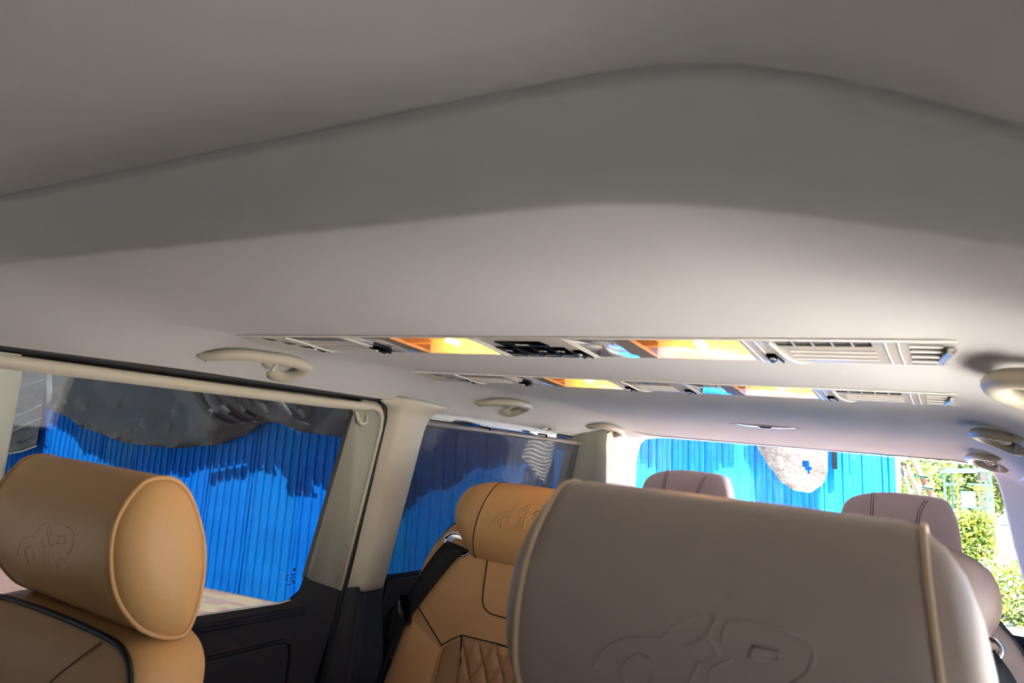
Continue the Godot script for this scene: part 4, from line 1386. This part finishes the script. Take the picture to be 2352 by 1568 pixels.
func beyond() -> void:
	var lime := [Color(0.42, 0.50, 0.04), Color(0.25, 0.42, 0.05), Color(0.12, 0.28, 0.05), Color(0.55, 0.58, 0.08), Color(0.34, 0.46, 0.10)]
	var mid := [Color(0.14, 0.26, 0.05), Color(0.24, 0.34, 0.06), Color(0.08, 0.18, 0.05), Color(0.36, 0.42, 0.10), Color(0.18, 0.30, 0.12)]
	# poles at the end of the fence
	var root := thing("steel_pipe_frame", "rusty pipe frame with open pipe end right of fence", "pipe frame", Vector3(-0.3, 0, -7.2), "", "", true)
	var st := ST()
	tube(st, [Q(0.33, 0.0, 7.2), Q(-0.253, 1.752, 7.2), Q(-0.352, 2.045, 7.2)], 0.019, 12)
	obj("leaning_pipe", st, M.pipe, root)
	st = ST()
	tube(st, [Q(-0.80, 2.025, 7.26), Q(-0.376, 2.032, 7.15)], 0.023, 14)
	obj("cross_pipe", st, M.pipe, root)
	st = ST()
	tube(st, [Q(-0.382, 2.032, 7.151), Q(-0.372, 2.032, 7.149)], 0.014, 12)
	obj("pipe_bore", st, M.black, root)
	st = ST()
	tube(st, [Q(0.28, 0.0, 7.3), Q(-0.33, 1.80, 7.3), Q(-0.40, 2.0, 7.3)], 0.013, 10)
	obj("inner_pipe", st, M.shell, root)
	root = thing("bamboo_pole", "leaning pale bamboo pole tied with green cord by the pipe frame", "pole", Vector3(0.5, 0, -7.3), "", "", true)
	st = ST()
	var pts := []
	var rad := []
	for i in 25:
		var t := i / 24.0
		pts.append(Q(lerpf(0.55, -0.36, t), lerpf(0.0, 2.23, t), 7.3))
		rad.append(0.025 if i % 4 else 0.028)
	tube(st, pts, rad, 12)
	obj("cane", st, M.bamboo, root)
	for k in [[-0.235, 1.94], [-0.2, 1.845]]:
		st = ST()
		box(st, Q(k[0], k[1], 7.27), Vector3(0.09, 0.018, 0.06), 0.004, Basis(Vector3(0, 0, 1), -0.1))
		obj("tie", st, M.green_steel, root)
	root = thing("roof_sheet", "grey corrugated roof sheet jutting past the end of the fence", "roof sheet", Vector3(-0.5, 2.1, -7.0), "", "", true)
	st = ST()
	var rows := []
	for j in 3:
		var row := []
		for i in 49:
			var x := -1.4 + 1.07 * i / 48.0
			row.append(Q(x, 2.09 + 0.025 * j + 0.01 * sin(i * PI / 3.0) - 0.02 * (x + 0.8), 6.9 + 0.25 * j))
		rows.append(row)
	sheet(st, rows)
	obj("sheet", st, M.roof_grey, root)
	root = thing("leafy_shrub", "bright leafy shrub between the fence end and the pipes", "shrub", Vector3(-0.55, 0, -10), "", "", true)
	leaves(root, "foliage", Vector3(-0.55, 1.35, -10), Vector3(0.75, 1.6, 0.9), 1500, 0.10, lime)
	st = ST()
	tube(st, [Q(-0.55, 0, 10), Q(-0.52, 0.7, 10), Q(-0.58, 1.5, 10)], [0.03, 0.024, 0.01], 8)
	obj("stem", st, M.bark, root)
	# shelter
	root = thing("green_shelter", "small open shelter of green steel posts under a flat roof", "shelter", Vector3(0.7, 0, -60), "", "", true)
	st = ST(true)
	slab(st, P2([-0.9, 3.80, -0.45, 3.98, 2.16, 4.06, 2.10, 3.84, -0.40, 3.72, -0.86, 3.66]), func(a: float, b: float, off: float) -> Vector3: return Q(a, b, 60.0 - off), -2.0, 0.2)
	obj("roof", st, M.roof_steel, root)
	for k in [[-0.60, 60.0], [-0.16, 61.9], [2.13, 59.9], [1.9, 61.9]]:
		st = ST(true)
		box(st, Q(k[0], 1.88, k[1]), Vector3(0.15, 3.76, 0.15), 0.01)
		obj("post", st, M.green_steel, root)
	for k in [[0.75, 2.13, 2.96], [-0.6, 0.2, 2.9], [1.2, 2.13, 0.95], [0.3, 1.5, 1.35]]:
		st = ST(true)
		box(st, Q((k[0] + k[1]) / 2.0, k[2], 60.0), Vector3(k[1] - k[0], 0.11, 0.1), 0.01)
		obj("rail", st, M.green_steel, root)
	for k in 5:
		st = ST(true)
		box(st, Q(1.40 + 0.13 * k + (0.05 if k > 2 else 0.0), 1.72, 60.0), Vector3(0.05, 1.5, 0.05), 0.005)
		obj("bar", st, M.green_steel, root)
	st = ST(true)
	box(st, Q(1.72, 3.47, 60.4), Vector3(0.66, 0.62, 0.5), 0.03)
	var bx := obj("hanging_box", st, M.grey_box, root)
	st = ST(true)
	box(st, Q(1.47, 3.47, 60.13), Vector3(0.14, 0.56, 0.06), 0.01)
	obj("box_door", st, M.dark_stripe, bx)
	root = thing("notice_board", "white notice board in green frame standing inside the shelter", "notice board", Vector3(0.75, 0, -59.6), "", "", true)
	st = ST(true)
	box(st, Q(0.76, 1.90, 59.6), Vector3(0.74, 1.0, 0.04), 0.01)
	obj("panel", st, M.board, root)
	st = ST(true)
	for k in [[0.37, 1.9, 0.05, 1.12], [1.15, 1.9, 0.05, 1.12], [0.76, 1.9, 0.05, 1.1]]:
		box(st, Q(k[0], k[1], 59.55), Vector3(k[2], k[3], 0.05), 0.005)
	for k in [2.43, 1.37]:
		box(st, Q(0.76, k, 59.55), Vector3(0.85, 0.05, 0.05), 0.005)
	for k in [0.4, 1.12]:
		box(st, Q(k, 0.7, 59.6), Vector3(0.06, 1.4, 0.06), 0.005)
	obj("frame", st, M.green_steel, root)
	root = thing("yellow_shrub", "yellow leaved shrub behind the shelter rail", "shrub", Vector3(1.7, 0, -63), "", "", true)
	leaves(root, "foliage", Vector3(1.75, 1.9, -63), Vector3(1.2, 2.2, 1.0), 900, 0.16, [Color(0.75, 0.50, 0.05), Color(0.6, 0.5, 0.08), Color(0.4, 0.42, 0.08)])
	st = ST()
	tube(st, [Q(1.75, 0, 63), Q(1.75, 1.4, 63)], [0.05, 0.03], 8)
	obj("stem", st, M.bark, root)
	# planter and hedges
	root = thing("planter", "low terracotta planter wall in the sun beside the hedge", "planter", Vector3(1.6, 0, -30), "", "", true)
	st = ST(true)
	box(st, Q(2.1, 0.45, 30.6), Vector3(2.0, 0.9, 1.2), 0.03)
	obj("wall", st, M.terracotta, root)
	st = ST(true)
	box(st, Q(2.1, 0.94, 30.6), Vector3(2.1, 0.09, 1.3), 0.02)
	obj("coping", st, M.concrete, root)
	var hedges := [["clipped_hedge", "sunlit yellow green hedge beyond the rear window", Vector3(0.1, 0.72, -25.6), Vector3(1.7, 1.44, 1.2), 5200, 0.15],
		["clipped_hedge", "nearer low hedge beside bright ground at the photo's right edge", Vector3(1.9, 0.45, -13.6), Vector3(3.1, 0.9, 1.2), 6500, 0.10]]
	for k in hedges:
		root = thing(k[0], k[1], "hedge", Vector3(k[2].x, 0, k[2].z), "", "", true)
		leaves(root, "foliage", k[2], k[3], k[4], k[5], lime)
		st = ST()
		for i in 9:
			var x: float = k[2].x + k[3].x * (i / 8.0 - 0.5) * 0.9
			tube(st, [Q(x, 0, -k[2].z), Q(x + 0.05, k[3].y * 0.5, -k[2].z + 0.1), Q(x - 0.04, k[3].y * 0.85, -k[2].z)], [0.02, 0.015, 0.006], 6)
		obj("stems", st, M.bark, root)
	var kinds := [[-7.0, 78.0, 7.0, "dark leafy tree far behind the end of the fence"], [-2.2, 70.0, 5.6, "round tree behind the bamboo pole"], [1.2, 76.0, 6.0, "bright tree rising behind the green shelter"], [5.0, 72.0, 6.5, "tree to the right behind the green shelter"], [10.5, 78.0, 7.0, "rightmost tree far behind the hedges"]]
	var i := 0
	for k in kinds:
		root = thing("tree", k[3], "tree", Vector3(k[0], 0, -k[1]), "trees far behind the fence", "", true)
		leaves(root, "crown", Vector3(k[0], k[2] * 0.52, -k[1]), Vector3(6.4, k[2] * 1.05, 5.0), 6000, 0.42, mid if i % 2 == 0 else lime + mid, 1.0)
		st = ST()
		tube(st, [Q(k[0], 0, k[1]), Q(k[0] + 0.1, k[2] * 0.4, k[1]), Q(k[0] - 0.1, k[2] * 0.8, k[1])], [0.22, 0.16, 0.06], 8)
		obj("trunk", st, M.bark, root)
		i += 1
